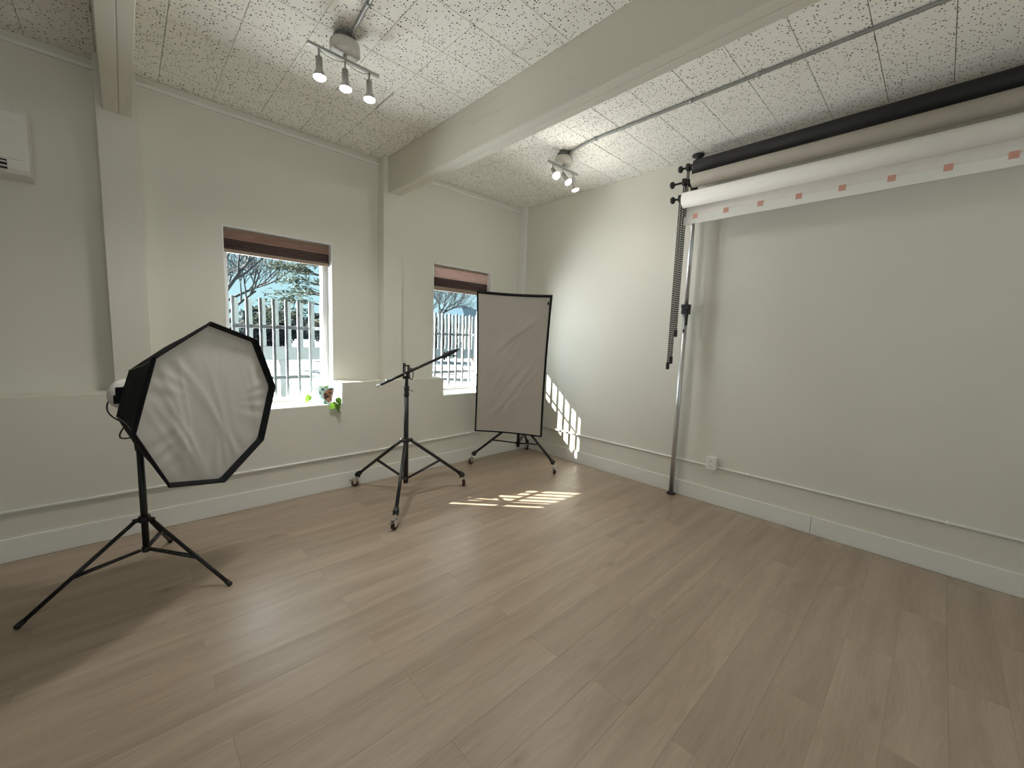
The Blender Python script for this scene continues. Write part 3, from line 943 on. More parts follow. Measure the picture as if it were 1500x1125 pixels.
# ------------------------------------------------------------------ octagonal softbox on tripod
c1 = (-3.85, -0.754)
t = thing('tripod_stand', 'black tripod light stand under the octagonal softbox', 'light stand', (c1[0], c1[1], 0))
angs = [math.radians(a) for a in (193.4, -46.0, 74.9)]
hz, cz = 0.372, 0.193
hub = MB().lathe([(0, -0.016), (0.026, -0.016), (0.030, 0), (0.026, 0.016), (0, 0.016)], (c1[0], c1[1], hz), (0, 0, 1), 18)
for a in angs: hub.tube([leg_pt(c1, a, .02, hz), leg_pt(c1, a, .050, hz - 0.002)], [.012, .015], 8)
hub.build('hub', 'black_plastic', t)
m = MB().lathe([(0, -0.014), (0.020, -0.014), (0.023, 0), (0.020, 0.014), (0, 0.014)], (c1[0], c1[1], cz), (0, 0, 1), 16); m.build('lower_collar', 'black_plastic', t)
for a in angs:
    top = leg_pt(c1, a, 0.042, hz - 0.004); end = leg_pt(c1, a, 0.478, 0.014)
    lg = MB().tube([top, end], 0.0105, 12).build('leg', 'black', t)
    d = (end - top).normalized()
    MB().tube([end - d * 0.022, end + d * 0.010, end + d * 0.016], [0.0125, 0.0135, 0.009], 12).build('rubber_foot', 'rubber', lg)
    braces(t, c1, a, top, end, 0.58, cz, 0.006)
MB().tube([(c1[0], c1[1], 0.185), (c1[0], c1[1], 0.80)], 0.0165, 14).build('column', 'black', t)
MB().tube([(c1[0], c1[1], 0.79), (c1[0], c1[1], 1.055)], 0.0130, 12).build('upper_column', 'black', t)
MB().lathe([(0, -0.03), (0.021, -0.03), (0.023, 0), (0.021, 0.03), (0, 0.03)], (c1[0], c1[1], 0.80), (0, 0, 1), 14).build('lock_collar', 'black_plastic', t)

oc = Vector((-3.530, -1.128, 1.043)); OR = 0.45
on, orr, ou = frame_axes(math.radians(40.8), math.radians(-3.9), 0.0)
SP = math.radians(7.0)
t = thing('octagonal_softbox', 'octagonal softbox with white front diffuser and black shell', 'softbox', oc)
def oring(r, dep, bow=0.0, sub=6):
    pts = []
    for k in range(8):
        a0 = -SP + k * PI / 4; a1 = -SP + (k + 1) * PI / 4
        p0 = ou * math.cos(a0) + orr * math.sin(a0); p1 = ou * math.cos(a1) + orr * math.sin(a1)
        for i in range(sub):
            w = i / sub
            p = p0.lerp(p1, w) * (1 - bow * 4 * w * (1 - w))
            pts.append(oc + p * r + on * dep)
    return pts
m = MB(); rings(m, [oring(0.428, -0.040), oring(0.438, -0.004), oring(0.446, 0.0), oring(0.450, -0.004), oring(0.450, -0.012)]); m.build('rim', 'black_fabric', t)
m = MB(); rings(m, [oring(0.450, -0.010), oring(0.438, -0.030, -0.01), oring(0.400, -0.072, -0.045), oring(0.352, -0.150, -0.065), oring(0.293, -0.270, -0.012), oring(0.085, -0.425)]); m.build('shell', 'black_fabric', t)
# front diffuser disc with creases
R_ = 52; NA = 192
rw = random.Random(11)
cre = [(rw.uniform(-.30, .32), rw.uniform(-.34, .22), rw.uniform(1.70, 2.15), rw.uniform(.14, .34), rw.uniform(.014, .030), rw.uniform(.35, 1.0)) for _ in range(20)]
rim_pts = oring(0.432, -0.036, 0.0, 24)
vs = [None]; fs = []
def fold(x, y):
    d = 0
    for (wx, wy, wa, wl, ww, wh) in cre:
        ca, sa = math.cos(wa), math.sin(wa)
        lx = (x - wx) * ca + (y - wy) * sa; ly = -(x - wx) * sa + (y - wy) * ca
        d += 0.0060 * wh * math.exp(-(lx / wl) ** 2 - (ly / ww) ** 2)
    return d
for j in range(1, R_ + 1):
    s = j / R_
    for k in range(NA):
        v = (rim_pts[k] - (oc - on * 0.036)) * s
        x, y = v.dot(orr), v.dot(ou)
        w = (1 - s ** 7)
        ang = math.atan2(y, x)
        edge = 0.0030 * math.sin(ang * 23 + 2 * math.sin(ang * 5)) * s ** 5 * (1 - s) * 9
        vs.append(oc - on * 0.036 + v + on * (fold(x, y) * w + 0.012 * (1 - s * s) + edge))
vs[0] = oc - on * 0.036 + on * (fold(0, 0) + 0.012)
for k in range(NA): fs.append((0, 1 + (k + 1) % NA, 1 + k))
for j in range(1, R_):
    for k in range(NA):
        a = 1 + (j - 1) * NA + k; b = 1 + (j - 1) * NA + (k + 1) % NA
        fs.append((a, b, b + NA, a + NA))
m = MB(); m.faces(vs, fs, True); m.build('front_diffuser', 'diffuser', t, fix=False)
for k in range(8):
    a0 = -SP + k * PI / 4
    p0 = ou * math.cos(a0) + orr * math.sin(a0)
    MB().tube([oc + p0 * 0.446 - on * 0.012, oc + p0 * 0.398 - on * 0.072, oc + p0 * 0.350 - on * 0.15, oc + p0 * 0.290 - on * 0.27, oc + p0 * 0.085 - on * 0.42], 0.0045, 6).build('rib', 'black_metal' if False else 'black', t)
MB().lathe([(0.086, -0.01), (0.092, 0.0), (0.092, 0.02), (0.075, 0.024), (0.070, -0.01)], oc - on * 0.435, on, 32).build('speed_ring', 'black_plastic', t)
for s in (0.35, 0.55):      # loose velcro flaps on the back edge
    a0 = -SP + (6 + s) * PI / 4
    p0 = ou * math.cos(a0) + orr * math.sin(a0)
    MB().box((-0.03, -0.012, -0.02), (0.015, 0.012, 0.02), 0.005, Matrix.Translation(oc + p0 * 0.250 - on * 0.290)).build('flap', 'black_fabric', t)

# light head behind the octabox
lc = oc - on * 0.45
t = thing('studio_light', 'white studio light head peeking out behind the octagonal softbox', 'studio light', lc)
ax = -on
MB().lathe([(0, 0.0), (0.070, 0.0), (0.074, 0.010), (0.074, 0.095), (0.080, 0.100), (0.080, 0.125), (0.070, 0.134), (0, 0.137)], lc, ax, 32).build('body', 'white_plastic', t)
MB().lathe([(0.0745, 0.040), (0.0765, 0.044), (0.0765, 0.056), (0.0745, 0.060)], lc, ax, 32).build('cooling_band', 'black_plastic', t)
m = MB().tube([(c1[0], c1[1], 1.045), (c1[0], c1[1], 1.02 + 0.0)], 0.020, 14)
br0 = Vector((c1[0], c1[1], 1.05))
for s in (-1, 1):
    m.tube([br0, br0 + orr * s * 0.078 + Vector((0, 0, 0.005)), lc + ax * 0.06 + orr * s * 0.078], 0.0075, 8)
m.build('yoke', 'black_plastic', t)
hdl = lc + ax * 0.04 + Vector((0, 0, -0.072))
MB().tube([hdl, hdl + Vector((0, 0, -0.03)) + ax * 0.02, hdl + Vector((0, 0, -0.035)) + ax * 0.08], 0.009, 8).build('handle', 'black_plastic', t)
MB().tube([lc + ax * 0.05 - orr * 0.07, lc + ax * 0.05 - orr * 0.098], [0.018, 0.015], 14).build('knob', 'black_plastic', t)

def catenary(p, q, sag, n=22, side=None):
    p, q = Vector(p), Vector(q); side = Vector(side or (0, 0, 0)); out = []
    for i in range(n + 1):
        u = i / n
        out.append(p.lerp(q, u) + Vector((0, 0, -sag)) * 4 * u * (1 - u) + side * 4 * u * (1 - u))
    return out
tail = lc + ax * 0.134
pole = Vector((c1[0], c1[1], 0.88))
t = thing('power_cable', 'thin black power cables looping under the white studio light head', 'cable', tail)
MB().tube(catenary(tail + Vector((0, 0, 0.03)), pole + Vector((-0.02, 0.015, 0.03)), 0.02, side=ax * 0.06 - orr * 0.05), 0.0038, 7).build('cable', 'rubber', t)
for a, z, sg, sd in ((0.02, 0.00, 0.06, 0.085), (0.05, 0.03, 0.03, 0.05), (0.08, 0.05, 0.02, 0.03)):
    st = lc + ax * a + Vector((0, 0, -0.078))
    MB().tube(catenary(st, pole + Vector((0.008, -0.017, z - 0.02)), sg, side=-orr * sd + ax * sd * 0.4), 0.0038, 7).build('cable', 'rubber', t)

# ------------------------------------------------------------------ background pole, hooks and rolls
px, py = -0.055, -2.066
t = thing('support_pole', 'silver telescopic pole wedged between floor and ceiling beside the outlet', 'pole', (px, py, 0))
MB().lathe([(0, 0), (0.040, 0), (0.042, 0.006), (0.030, 0.014), (0.024, 0.024), (0, 0.024)], (px, py, 0), (0, 0, 1), 24).build('foot', 'rubber', t)
MB().tube([(px, py, 0.015), (px, py, 1.78)], 0.0225, 20).build('lower_tube', 'alu', t)
MB().tube([(px, py, 1.76), (px, py, CEIL - 0.04)], 0.0190, 20).build('upper_tube', 'alu', t)
m = MB().box((px - 0.032, py - 0.034, 1.745), (px + 0.030, py + 0.030, 1.80), 0.006).box((px - 0.034, py - 0.040, 1.800), (px + 0.020, py + 0.034, 1.835), 0.006)
m.tube([(px - 0.02, py - 0.03, 1.80), (px - 0.03, py - 0.05, 1.80)], 0.012, 10)
cl_ = m.build('clamp', 'black_plastic', t)
MB().box((px - 0.040, py - 0.036, 1.640), (px - 0.018, py - 0.014, 1.750), 0.006).build('clamp_lever', 'black_plastic', cl_)
MB().box((px - 0.026, py - 0.012, 1.575), (px - 0.020, py + 0.002, 1.605), 0.001).build('sticker', 'black_plastic', t)
MB().lathe([(0, -0.06), (0.021, -0.06), (0.021, -0.022), (0.046, -0.017), (0.050, -0.012), (0.050, -0.002), (0, 0)], (px, py, CEIL - 0.001), (0, 0, 1), 24).build('top_pad', 'rubber', t)
ROLL = [dict(X=-0.160, Z=3.021, r=0.055, y=-2.092, mat='paper_black', lab='black seamless paper roll, topmost of the three below the ceiling', dz=1.59),
        dict(X=-0.212, Z=2.884, r=0.056, y=-2.106, mat='paper_beige', lab='beige-grey seamless paper roll, the middle of the three', dz=1.34),
        dict(X=-0.262, Z=2.716, r=0.064, y=-2.062, mat='paper_white', lab='white seamless paper roll with taped edge, lowest of the three', dz=1.29)]
hk = MB()
m = MB()
m.box((px - 0.045, py - 0.028, 2.66), (px - 0.020, py + 0.028, 3.06), 0.004)
for R0 in ROLL:
    m.box((R0['X'] + 0.01, py - 0.006, R0['Z'] - 0.030), (px - 0.03, py + 0.006, R0['Z'] - 0.005), 0.002)
    m.tube([(R0['X'], py - 0.012, R0['Z'] - 0.0), (R0['X'], py + 0.012, R0['Z'])], 0.020, 12)
m.build('hook_bracket', 'black_plastic', t)
YE = -4.78
# far pole carries the other ends
t2 = thing('support_pole', 'silver telescopic pole out of view at the far end of the paper rolls', 'pole', (px, YE - 0.03, 0))
MB().tube([(px, YE - 0.03, 0.0), (px, YE - 0.03, CEIL - 0.002)], 0.0205, 18).build('tube', 'alu', t2)
m = MB().box((px - 0.045, YE - 0.055, 2.66), (px - 0.020, YE - 0.005, 3.06), 0.004)
for R0 in ROLL:
    m.box((R0['X'] + 0.01, YE - 0.036, R0['Z'] - 0.030), (px - 0.03, YE - 0.024, R0['Z'] - 0.005), 0.002)
m.build('hook_bracket', 'black_plastic', t2)

for k, R0 in enumerate(ROLL):
    X, Z, r, y0 = R0['X'], R0['Z'], R0['r'], R0['y']
    t = thing('paper_roll', R0['lab'], 'backdrop roll', (X, (y0 + YE) / 2, Z), 'seamless paper rolls on the wall rack')
    MB().lathe([(0.030, 0), (r, 0), (r, y0 - YE), (0.030, y0 - YE), (0.030, 0)], (X, y0, Z), (0, -1, 0), 40).build('paper', R0['mat'], t)
    MB().lathe([(0.024, -0.012), (0.0305, -0.012), (0.0305, 0.03), (0.024, 0.03), (0.024, -0.012)], (X, y0, Z), (0, -1, 0), 28).build('core', 'core', t)
    if k == 2:
        xb = X + r - 0.001
        zb, zt = 2.520, 2.588
        n = 10
        vs = []
        prof = [(X + r * math.cos(a), Z + r * math.sin(a)) for a in [0.5 - 0.5 * i / 4 for i in range(5)]] + [(xb, Z - 0.05), (xb - 0.004, zt)]
        m = MB()
        for (xa, za), (xc, zc) in zip(prof[:-1], prof[1:]):
            m.faces([(xa, y0 - 0.002, za), (xc, y0 - 0.002, zc), (xc, YE + .004, zc), (xa, YE + .004, za)], [(0, 1, 2, 3)], True)
            m.faces([(xa + .001, y0 - 0.002, za), (xc + .001, y0 - 0.002, zc), (xc + .001, YE + .004, zc), (xa + .001, YE + .004, za)], [(3, 2, 1, 0)], True)
        m.build('hanging_sheet', 'paper_white', t, fix=False)
        MB().box((xb - 0.012, YE - 0.02, zb), (xb - 0.004, y0 + 0.012, zt), 0.002).build('bottom_strip', 'trim', t)
        for i in range(11):
            yy = -2.150 - 0.2525 * i
            MB().box((xb - 0.0132, yy - 0.020, zt - 0.026), (xb - 0.0120, yy + 0.020, zt + 0.014)).build('tape', 'tape', t)

# chain drives
for k, R0 in enumerate(ROLL):
    X, Z, y0 = R0['X'], R0['Z'], R0['y']
    lab = ['chain drive and knob of the black paper roll', 'chain drive and knob of the beige paper roll', 'chain drive and knob of the white paper roll'][k]
    yk = y0 + (0.058, 0.072, 0.030)[k]
    Z += (0.010, 0.006, 0.022)[k]
    t = thing('chain_drive', lab, 'chain drive', (X, yk, Z), 'chain drives at the ends of the paper rolls')
    MB().lathe([(0, 0.0), (0.019, 0.0), (0.023, 0.012), (0.022, 0.034), (0.020, 0.060), (0.013, 0.066), (0.012, 0.10), (0, 0.10)], (X, yk + 0.02, Z), (0, -1, 0), 20).build('expander', 'black_plastic', t)
    MB().box((X - 0.027, yk - 0.013, Z - 0.029), (X + 0.027, yk + 0.016, Z + 0.027), 0.006).build('clutch_block', 'black_plastic', t)
    kl = [0.035, 0.075, 0.035][k]
    MB().lathe([(0, 0), (0.009, 0), (0.009, kl), (0.016, kl + 0.006), (0.028, kl + 0.014), (0.031, kl + 0.024), (0.026, kl + 0.036), (0, kl + 0.038)], (X, yk + 0.014, Z), (0, 1, 0), 18).build('knob', 'black_plastic', t)
    m = MB()
    zt, zb = Z - 0.02, R0['dz']
    for s_ in (-1, 1):
        def xat(z): return X + s_ * (0.016 - 0.004 * (zt - z) / (zt - zb))
        m.mi = 1
        m.faces([(xat(zt) - .0045, yk - .001, zt), (xat(zt) + .0045, yk - .001, zt), (xat(zb) + .0045, yk - .001, zb), (xat(zb) - .0045, yk - .001, zb),
                 (xat(zt) - .0045, yk + .001, zt), (xat(zt) + .0045, yk + .001, zt), (xat(zb) + .0045, yk + .001, zb), (xat(zb) - .0045, yk + .001, zb)],
                [(0, 1, 2, 3), (7, 6, 5, 4), (0, 3, 7, 4), (1, 5, 6, 2)])
        m.mi = 0
        for q in (-.0062, .0062):
            m.tube([(xat(zt) + q, yk, zt), (xat(zb) + q, yk, zb)], 0.0016, 5)
        zz = zt
        while zz > zb:
            xx = xat(zz)
            m.box((xx - 0.0066, yk - 0.0034, zz - 0.0044), (xx + 0.0066, yk + 0.0034, zz + 0.0044))
            zz -= 0.0195
    m.build('bead_chain', ['black_plastic', 'glue_white'], t)
    MB().box((X - 0.021, yk - 0.009, zb - 0.060), (X + 0.021, yk + 0.009, zb + 0.006), 0.006).build('chain_weight', 'black_plastic', t)

# ------------------------------------------------------------------ potted plant
def pot_mat():
    m = NT('painted_pot')
    p = m.obj()
    v = m.n('TexVoronoi', feature='F1'); v.inputs['Scale'].default_value = 28
    m.l(m.mapping(p, (1, 1, 0.6), (0.3, 0.1, 0.2), (0.4, 0.3, 0.7)), v.inputs['Vector'])
    blot = m.ramp(v.outputs['Distance'], [(0.34, (1, 1, 1)), (0.40, (0, 0, 0))])
    sel = m.n('SeparateColor'); m.l(v.outputs['Color'], sel.inputs[0])
    base = m.ramp(m.noise(p, 14, 2), [(0.35, (0.42, 0.66, 0.66)), (0.65, (0.62, 0.80, 0.80))])
    col = m.mix(m.math('MULTIPLY', blot, m.math('GREATER_THAN', sel.outputs[0], 0.45)), base, (0.045, 0.14, 0.11))
    gr = m.n('TexGradient', gradient_type='SPHERICAL')
    m.l(m.mapping(p, (16, 16, 14), (-0.35, 0.85, -1.15)), gr.inputs[0])
    fig = m.ramp(gr.outputs['Fac'], [(0.0, (0, 0, 0)), (0.12, (1, 1, 1))])
    figc = m.ramp(m.noise(p, 34, 2), [(0.40, (0.05, 0.04, 0.06)), (0.50, (0.25, 0.10, 0.07)), (0.60, (0.62, 0.33, 0.20))])
    col = m.mix(fig, col, figc)
    m.l(col, m.b.inputs['Base Color'])
    m.b.inputs['Roughness'].default_value = 0.3
    return m.mat
M['pot'] = pot_mat()
def leaf_mat():
    m = NT('pothos_leaf')
    f = m.noise(m.obj(), 30, 3)
    c = m.ramp(f, [(0.35, (0.06, 0.16, 0.015)), (0.6, (0.16, 0.30, 0.03)), (0.72, (0.50, 0.58, 0.20))])
    m.l(c, m.b.inputs['Base Color']); m.b.inputs['Roughness'].default_value = 0.35
    tr = m.n('BsdfTranslucent'); m.l(c, tr.inputs[0])
    mx = m.n('MixShader'); mx.inputs[0].default_value = 0.4
    m.l(m.b.outputs[0], mx.inputs[1]); m.l(tr.outputs[0], mx.inputs[2]); m.l(mx.outputs[0], m.t.nodes['Material Output'].inputs[0])
    return m.mat
M['leaf'] = leaf_mat()
M['soil'] = simple('soil', (0.05, 0.035, 0.025), 0.95, 0, 0.3)
M['stem'] = simple('plant_stem', (0.20, 0.17, 0.07), 0.6)
pp = Vector((-2.568, 0.105, SILL + 0.006))
t = thing('potted_plant', 'trailing green plant in a painted pot on the window sill', 'plant', pp)
MB().lathe([(0, 0), (0.054, 0), (0.057, 0.004), (0.082, 0.145), (0.084, 0.152), (0.078, 0.152), (0.074, 0.135), (0, 0.135)], pp, (0, 0, 1), 36).build('pot', 'pot', t, origin=pp)
MB().lathe([(0, 0.137), (0.0735, 0.136), (0.0735, 0.130), (0, 0.130)], pp, (0, 0, 1), 24).build('soil', 'soil', t)
def leaf(base, d, up, L, W, curl, parent):
    d = Vector(d).normalized(); up = Vector(up); up = (up - d * up.dot(d)).normalized(); s = d.cross(up)
    n = 6; vs = []; fs = []
    shape = [0.10, 0.80, 1.0, 0.88, 0.60, 0.28, 0.0]
    for i in range(n + 1):
        u = i / n; c = Vector(base) + d * (u * L) + up * (-curl * u * u * L)
        w = shape[i] * W / 2
        back = -d * (0.10 * L if i == 1 else 0)
        vs += [c + s * w + up * 0.16 * w + back, c, c - s * w + up * 0.16 * w + back]
    for i in range(n):
        a = i * 3
        fs += [(a, a + 1, a + 4, a + 3), (a + 1, a + 2, a + 5, a + 4)]
    m = MB(); m.faces(vs, fs, True)
    o = m.build('leaf', 'leaf', parent, origin=base, fix=False)
    return o
def vine(pts, leaves):
    P = [Vector(q) for q in pts]
    # smooth the polyline
    for _ in range(2):
        Q = [P[0]]
        for a, b in zip(P[:-1], P[1:]): Q += [a.lerp(b, .25), a.lerp(b, .75)]
        P = Q + [P[-1]]
    MB().tube(P, 0.0022, 6).build('stem', 'stem', t)
rp = pp + Vector((0, 0, 0.145))
vine([rp + Vector((-0.02, 0, -0.01)), rp + Vector((-0.085, -0.01, 0.012)), rp + Vector((-0.125, -0.015, -0.015)), rp + Vector((-0.142, -0.02, -0.058))], 1)
leaf(rp + Vector((-0.142, -0.02, -0.055)), (-0.35, -0.1, -0.9), (0.3, -0.9, 0.1), 0.085, 0.060, 0.25, t)
vine([rp + Vector((0.03, -0.02, -0.01)), rp + Vector((0.055, -0.075, 0.012)), rp + Vector((0.060, -0.110, -0.05)), rp + Vector((0.052, -0.128, -0.14)), rp + Vector((0.062, -0.135, -0.21))], 4)
leaf(rp + Vector((0.058, -0.120, -0.085)), (0.45, -0.35, -0.8), (0.1, -0.9, 0.3), 0.075, 0.058, 0.2, t)
leaf(rp + Vector((0.052, -0.128, -0.125)), (-0.75, -0.1, -0.75), (0.1, -0.9, 0.2), 0.085, 0.062, 0.15, t)
leaf(rp + Vector((0.054, -0.130, -0.140)), (0.35, -0.2, -0.9), (0.2, -0.9, 0.2), 0.070, 0.055, 0.3, t)
leaf(rp + Vector((0.062, -0.135, -0.205)), (0.75, 0.1, -0.45), (0.3, -0.5, 0.8), 0.065, 0.045, 0.5, t)
for (ax_, ay_, h_) in ((0.02, 0.03, .02), (-0.03, 0.02, .015), (0.045, -0.01, .01), (0.0, -0.04, .008)):
    leaf(rp + Vector((ax_ * .6, ay_ * .6, -0.008)), (ax_, ay_, h_ * 1.2), (0, 0, 1), 0.05, 0.04, 0.2, t)

# ------------------------------------------------------------------ outside
def snow_mat():
    m = NT('snow_ground')
    p = m.pos()
    f = m.noise(m.mapping(p, (0.5, 1.6, 1)), 1.0, 5, 0.65)
    g = m.noise(p, 3.0, 4)
    c = m.ramp(f, [(0.36, (0.07, 0.062, 0.06)), (0.47, (0.16, 0.155, 0.16)), (0.60, (0.42, 0.425, 0.44))])
    m.l(c, m.b.inputs['Base Color']); m.b.inputs['Roughness'].default_value = 0.8
    m.bump(g, 0.5, 0.05)
    return m.mat
M['snow'] = snow_mat()
M['fence'] = simple('grey_white_fence', (0.15, 0.18, 0.195), 0.6, 0, 0.06, 8)
M['post_brown'] = simple('weathered_post', (0.20, 0.13, 0.10), 0.8, 0, 0.2, 14)
M['bark'] = simple('bark', (0.06, 0.052, 0.048), 0.9, 0, 0.3, 20)
def foliage_mat(name, a, b):
    m = NT(name)
    f = m.noise(m.pos(), 3.5, 3)
    c = m.ramp(f, [(0.35, a), (0.65, b)])
    m.l(c, m.b.inputs['Base Color']); m.b.inputs['Roughness'].default_value = 0.7
    tr = m.n('BsdfTranslucent'); m.l(c, tr.inputs[0])
    mx = m.n('MixShader'); mx.inputs[0].default_value = 0.35
    m.l(m.b.outputs[0], mx.inputs[1]); m.l(tr.outputs[0], mx.inputs[2]); m.l(mx.outputs[0], m.t.nodes['Material Output'].inputs[0])
    return m.mat
M['needles'] = foliage_mat('needles', (0.022, 0.036, 0.032), (0.075, 0.088, 0.058))
M['shrub'] = foliage_mat('shrub_leaves', (0.022, 0.031, 0.037), (0.06, 0.075, 0.082))
M['twig'] = simple('twigs', (0.032, 0.040, 0.048), 0.9, 0, 0.2, 10)
M['roof_blue'] = simple('blue_grey_roof', (0.035, 0.058, 0.080), 0.9, 0, 0.1, 6, 0, 0.02)
M['siding'] = simple('pale_siding', (0.12, 0.095, 0.09), 0.8, 0, 0.06, 4)
GZ = 0.15
struct(MB().box((-40, OUT, GZ - 0.3), (90, 110, GZ)).build('ground', 'snow'), 'snow-patched ground outside the windows')
# roof overhang of the building (casts the upper edge of the sun patches)
struct(MB().box((XL - 0.5, OUT, 2.585), (0.8, 1.50, 2.70), 0.01).build('roof_eave', 'lintel'), 'roof overhang outside above the windows')

# raised white railing
FY = 4.0
t = thing('picket_railing', 'white picket railing on a thick beam outside the windows', 'fence', (0.5, FY, GZ))
MB().box((-6.2, FY - 0.05, 0.965), (9.0, FY + 0.10, 1.185), 0.01).build('beam', 'fence', t)
x = -6.0
pm = None
while x < 8.9:
    o = MB().box((x - 0.030, FY, 1.18), (x + 0.030, FY + 0.03, 1.955), 0.004).build('picket', 'fence', t) if pm is None else None
    if pm is None: pm = o; x_ref = x
    else:
        c = pm.copy(); link(c, t); c.location = pm.location + Vector((x - x_ref, 0, 0))
    x += 0.190
for i, x in enumerate((-5.6, -3.75, -1.93, 0.10, 2.25, 4.4, 6.6, 8.7)):
    MB().box((x - 0.055, FY - 0.03, GZ - 0.02), (x + 0.055, FY + 0.08, 0.968), 0.006).build('post', 'post_brown' if i == 4 else 'fence', t)

def grow(mb, p, d, L, r, depth, rnd, spread, up):
    n = 3; pts = [p]; q = p.copy(); dd = d.copy()
    for i in range(n):
        dd = (dd + Vector((rnd.uniform(-1, 1), rnd.uniform(-1, 1), rnd.uniform(-1, 1) + up)) * 0.12).normalized()
        q = q + dd * (L / n); pts.append(q.copy())
    mb.tube(pts, [r, r * .9, r * .8, r * .68], 5 if depth > 2 else 3, False)
    if depth == 0: return
    nb = 4 if depth > 1 else 3
    for i in range(nb):
        u = rnd.uniform(0.4, 1.0)
        b = pts[min(int(u * n), n - 1)].lerp(pts[min(int(u * n) + 1, n)], (u * n) % 1)
        v = Vector((rnd.uniform(-1, 1), rnd.uniform(-1, 1), rnd.uniform(-.5, 1)))
        nd = (dd + v * spread).normalized()
        grow(mb, b, nd, L * rnd.uniform(.55, .8), r * .55, depth - 1, rnd, spread, up)
def bare_tree(loc, h, seed, label, lean=(0, 0), mat='bark', depth=5, r=None):
    rnd = random.Random(seed)
    t = thing('bare_tree', label, 'tree', loc, 'trees outside the windows')
    L = Vector(loc); top = L + Vector((lean[0], lean[1], h * 0.35))
    r = r or h * 0.018
    MB().tube([L - Vector((0, 0, 0.05)), L.lerp(top, .5), top], [r, r * .9, r * .8], 8).build('trunk', mat, t)
    mb = MB()
    for i in range(5):
        a = 2 * PI * i / 5 + rnd.uniform(-.4, .4)
        grow(mb, L.lerp(top, rnd.uniform(.7, 1)), Vector((math.cos(a) * .8, math.sin(a) * .8, rnd.uniform(.5, 1))).normalized(), h * .30, r * .6, depth - 1, rnd, 0.75, 0.25)
    mb.build('branches', mat, t, fix=False)
    return t
def conifer(loc, h, rad, seed, label):
    rnd = random.Random(seed)
    t = thing('conifer_tree', label, 'tree', loc, 'trees outside the windows')
    L = Vector(loc)
    MB().tube([L - Vector((0, 0, .05)), L + Vector((0, 0, h))], [h * .02, h * .003], 8).build('trunk', 'bark', t)
    fm = MB(); bm_ = MB()
    z = h * 0.16
    while z < h * 0.97:
        rr = rad * (1 - (z / h) ** 1.2) + 0.15
        nb = 9
        for i in range(nb):
            a = rnd.uniform(0, 2 * PI)
            tip = Vector((math.cos(a) * rr * rnd.uniform(.75, 1.1), math.sin(a) * rr * rnd.uniform(.75, 1.1), rnd.uniform(-.15, .25) * rr * .6))
            p0 = L + Vector((0, 0, z)); p1 = p0 + tip
            bm_.tube([p0, p0.lerp(p1, .5) + Vector((0, 0, .06 * rr)), p1], [.022, .014, .006], 4, False)
            ln = tip.length
            for k in range(int(40 * ln / 1.2) + 8):
                u = rnd.uniform(.25, 1.02)
                c = p0.lerp(p1, u) + Vector((0, 0, .06 * rr * 4 * u * (1 - u))) + Vector((rnd.gauss(0, 1), rnd.gauss(0, 1), rnd.gauss(0, .5))) * 0.13
                d = (tip.normalized() + Vector((rnd.uniform(-1, 1), rnd.uniform(-1, 1), rnd.uniform(-.5, .6)))).normalized() * rnd.uniform(.14, .30)
                s = d.cross(Vector((rnd.uniform(-1, 1), rnd.uniform(-1, 1), 1))).normalized() * rnd.uniform(.025, .05)
                fm.faces([c - s, c + s, c + d], [(0, 1, 2)])
        z += h * 0.045
    bm_.build('branches', 'bark', t, fix=False)
    fm.build('needles', 'needles', t, fix=False)
    return t
def shrub(loc, rx, rz, seed, label, mat='shrub', n=1500):
    rnd = random.Random(seed)
    t = thing('leafy_shrub', label, 'shrub', loc, 'shrubs behind the picket railing')
    L = Vector(loc)
    st = MB()
    for i in range(6):
        a = rnd.uniform(0, 2 * PI)
        st.tube([L + Vector((math.cos(a) * .1, math.sin(a) * .1, -.03)), L + Vector((math.cos(a) * rx * .5, math.sin(a) * rx * .5, rz * 1.2))], [.03, .01], 5, False)
    st.build('stems', 'bark', t, fix=False)
    fm = MB()
    lob = [(rnd.uniform(-.6, .6), rnd.uniform(-.6, .6), rnd.uniform(.35, 1.45), rnd.uniform(.35, .6)) for _ in range(12)]
    for i in range(n):
        lx, ly, lz, lr = rnd.choice(lob)
        v = Vector((rnd.gauss(0, 1), rnd.gauss(0, 1), rnd.gauss(0, 1))).normalized() * rnd.uniform(.6, 1) * lr
        c = L + Vector(((lx + v.x) * rx, (ly + v.y) * rx, max(.03, (lz + v.z) * rz)))
        d = Vector((rnd.uniform(-1, 1), rnd.uniform(-1, 1), rnd.uniform(-1, 1))).normalized() * rnd.uniform(.10, .22)
        s = d.cross(Vector((rnd.uniform(-1, 1), rnd.uniform(-1, 1), 1))).normalized() * d.length * .45
        fm.faces([c - d, c + s, c + d, c - s], [(0, 1, 2, 3)])
    fm.build('foliage', mat, t, fix=False)
    return t
bare_tree((-1.9, 13.2, GZ), 6.6, 5, 'bare branching tree seen through the window with the plant', (0.2, 0), 'twig')
bare_tree((0.8, 28.5, GZ), 9.0, 8, 'thin bare tree farther back between the branching tree and the conifer', (0.2, 0), 'twig')
conifer((3.3, 17.5, GZ), 10.5, 3.1, 4, 'tall conifer with layered green branches beyond the picket railing')
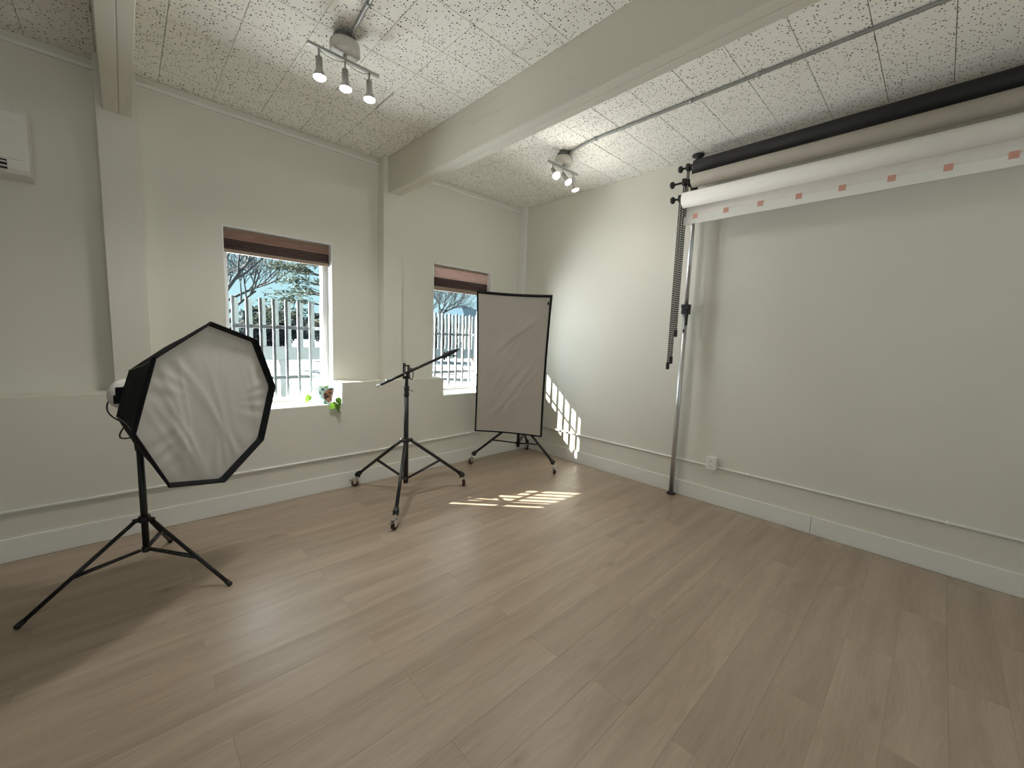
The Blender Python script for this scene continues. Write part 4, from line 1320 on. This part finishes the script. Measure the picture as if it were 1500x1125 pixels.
bare_tree((9.3, 17.5, GZ), 5.4, 21, 'bushy grey tree seen through the window behind the rectangular softbox', (0, 0), 'twig', 6)
shrub((12.2, 20.5, GZ), 1.6, 1.35, 31, 'grey rounded shrub beside the bushy grey tree', 'shrub', 2600)
spots = [(-5.4, 21.5, 1.55, 1.50), (-1.6, 22.0, 1.55, 1.62), (2.0, 22.4, 1.55, 1.45), (5.6, 22.0, 1.55, 1.58)]
labs = ['dark shrub outside, hidden behind the octagonal softbox side of the window', 'dark shrub behind the railing, under the bare branching tree',
        'dark shrub behind the railing, below the tall conifer', 'dark shrub behind the railing, past the tall conifer']
for i, ((x, y, rx, rz), lb) in enumerate(zip(spots, labs)):
    shrub((x, y, GZ), rx, rz, 40 + i, lb, 'shrub', 2600)
# house far off, seen in the second window
hx, hy = 22.5, 30.0
t = thing('house', 'pale house with a blue-grey gable roof beyond the second window', 'house', (hx, hy, GZ))
m = MB().box((hx - 3.0, hy - 3, GZ - .05), (hx + 5.0, hy + 4, GZ + 2.6)); m.build('wall', 'siding', t)
m = MB()
vs = [(hx - 3.5, hy - 3.6, GZ + 2.55), (hx + 5.5, hy - 3.6, GZ + 2.55), (hx + 5.5, hy + 4.6, GZ + 2.55), (hx - 3.5, hy + 4.6, GZ + 2.55), (hx - 1.3, hy + .5, GZ + 4.5), (hx - 0.7, hy + .5, GZ + 4.5)]
m.faces(vs, [(3, 2, 1, 0), (0, 1, 5, 4), (2, 3, 4, 5), (1, 2, 5), (3, 0, 4)]); m.build('roof', 'roof_blue', t)
for wx in (-1.9, 0.2, 2.6):
    w = MB().box((hx + wx, hy - 3.06, GZ + 0.9), (hx + wx + 1.0, hy - 3.0, GZ + 2.0)).build('window', 'fence', t)
    MB().box((hx + wx + .08, hy - 3.09, GZ + 0.98), (hx + wx + .92, hy - 3.055, GZ + 1.92)).build('pane', 'roof_blue', w)
struct(MB().box((-60, 75, GZ - 1), (120, 80, 3.2)).build('hill_ground', 'shrub'), 'distant dark treeline ridge')
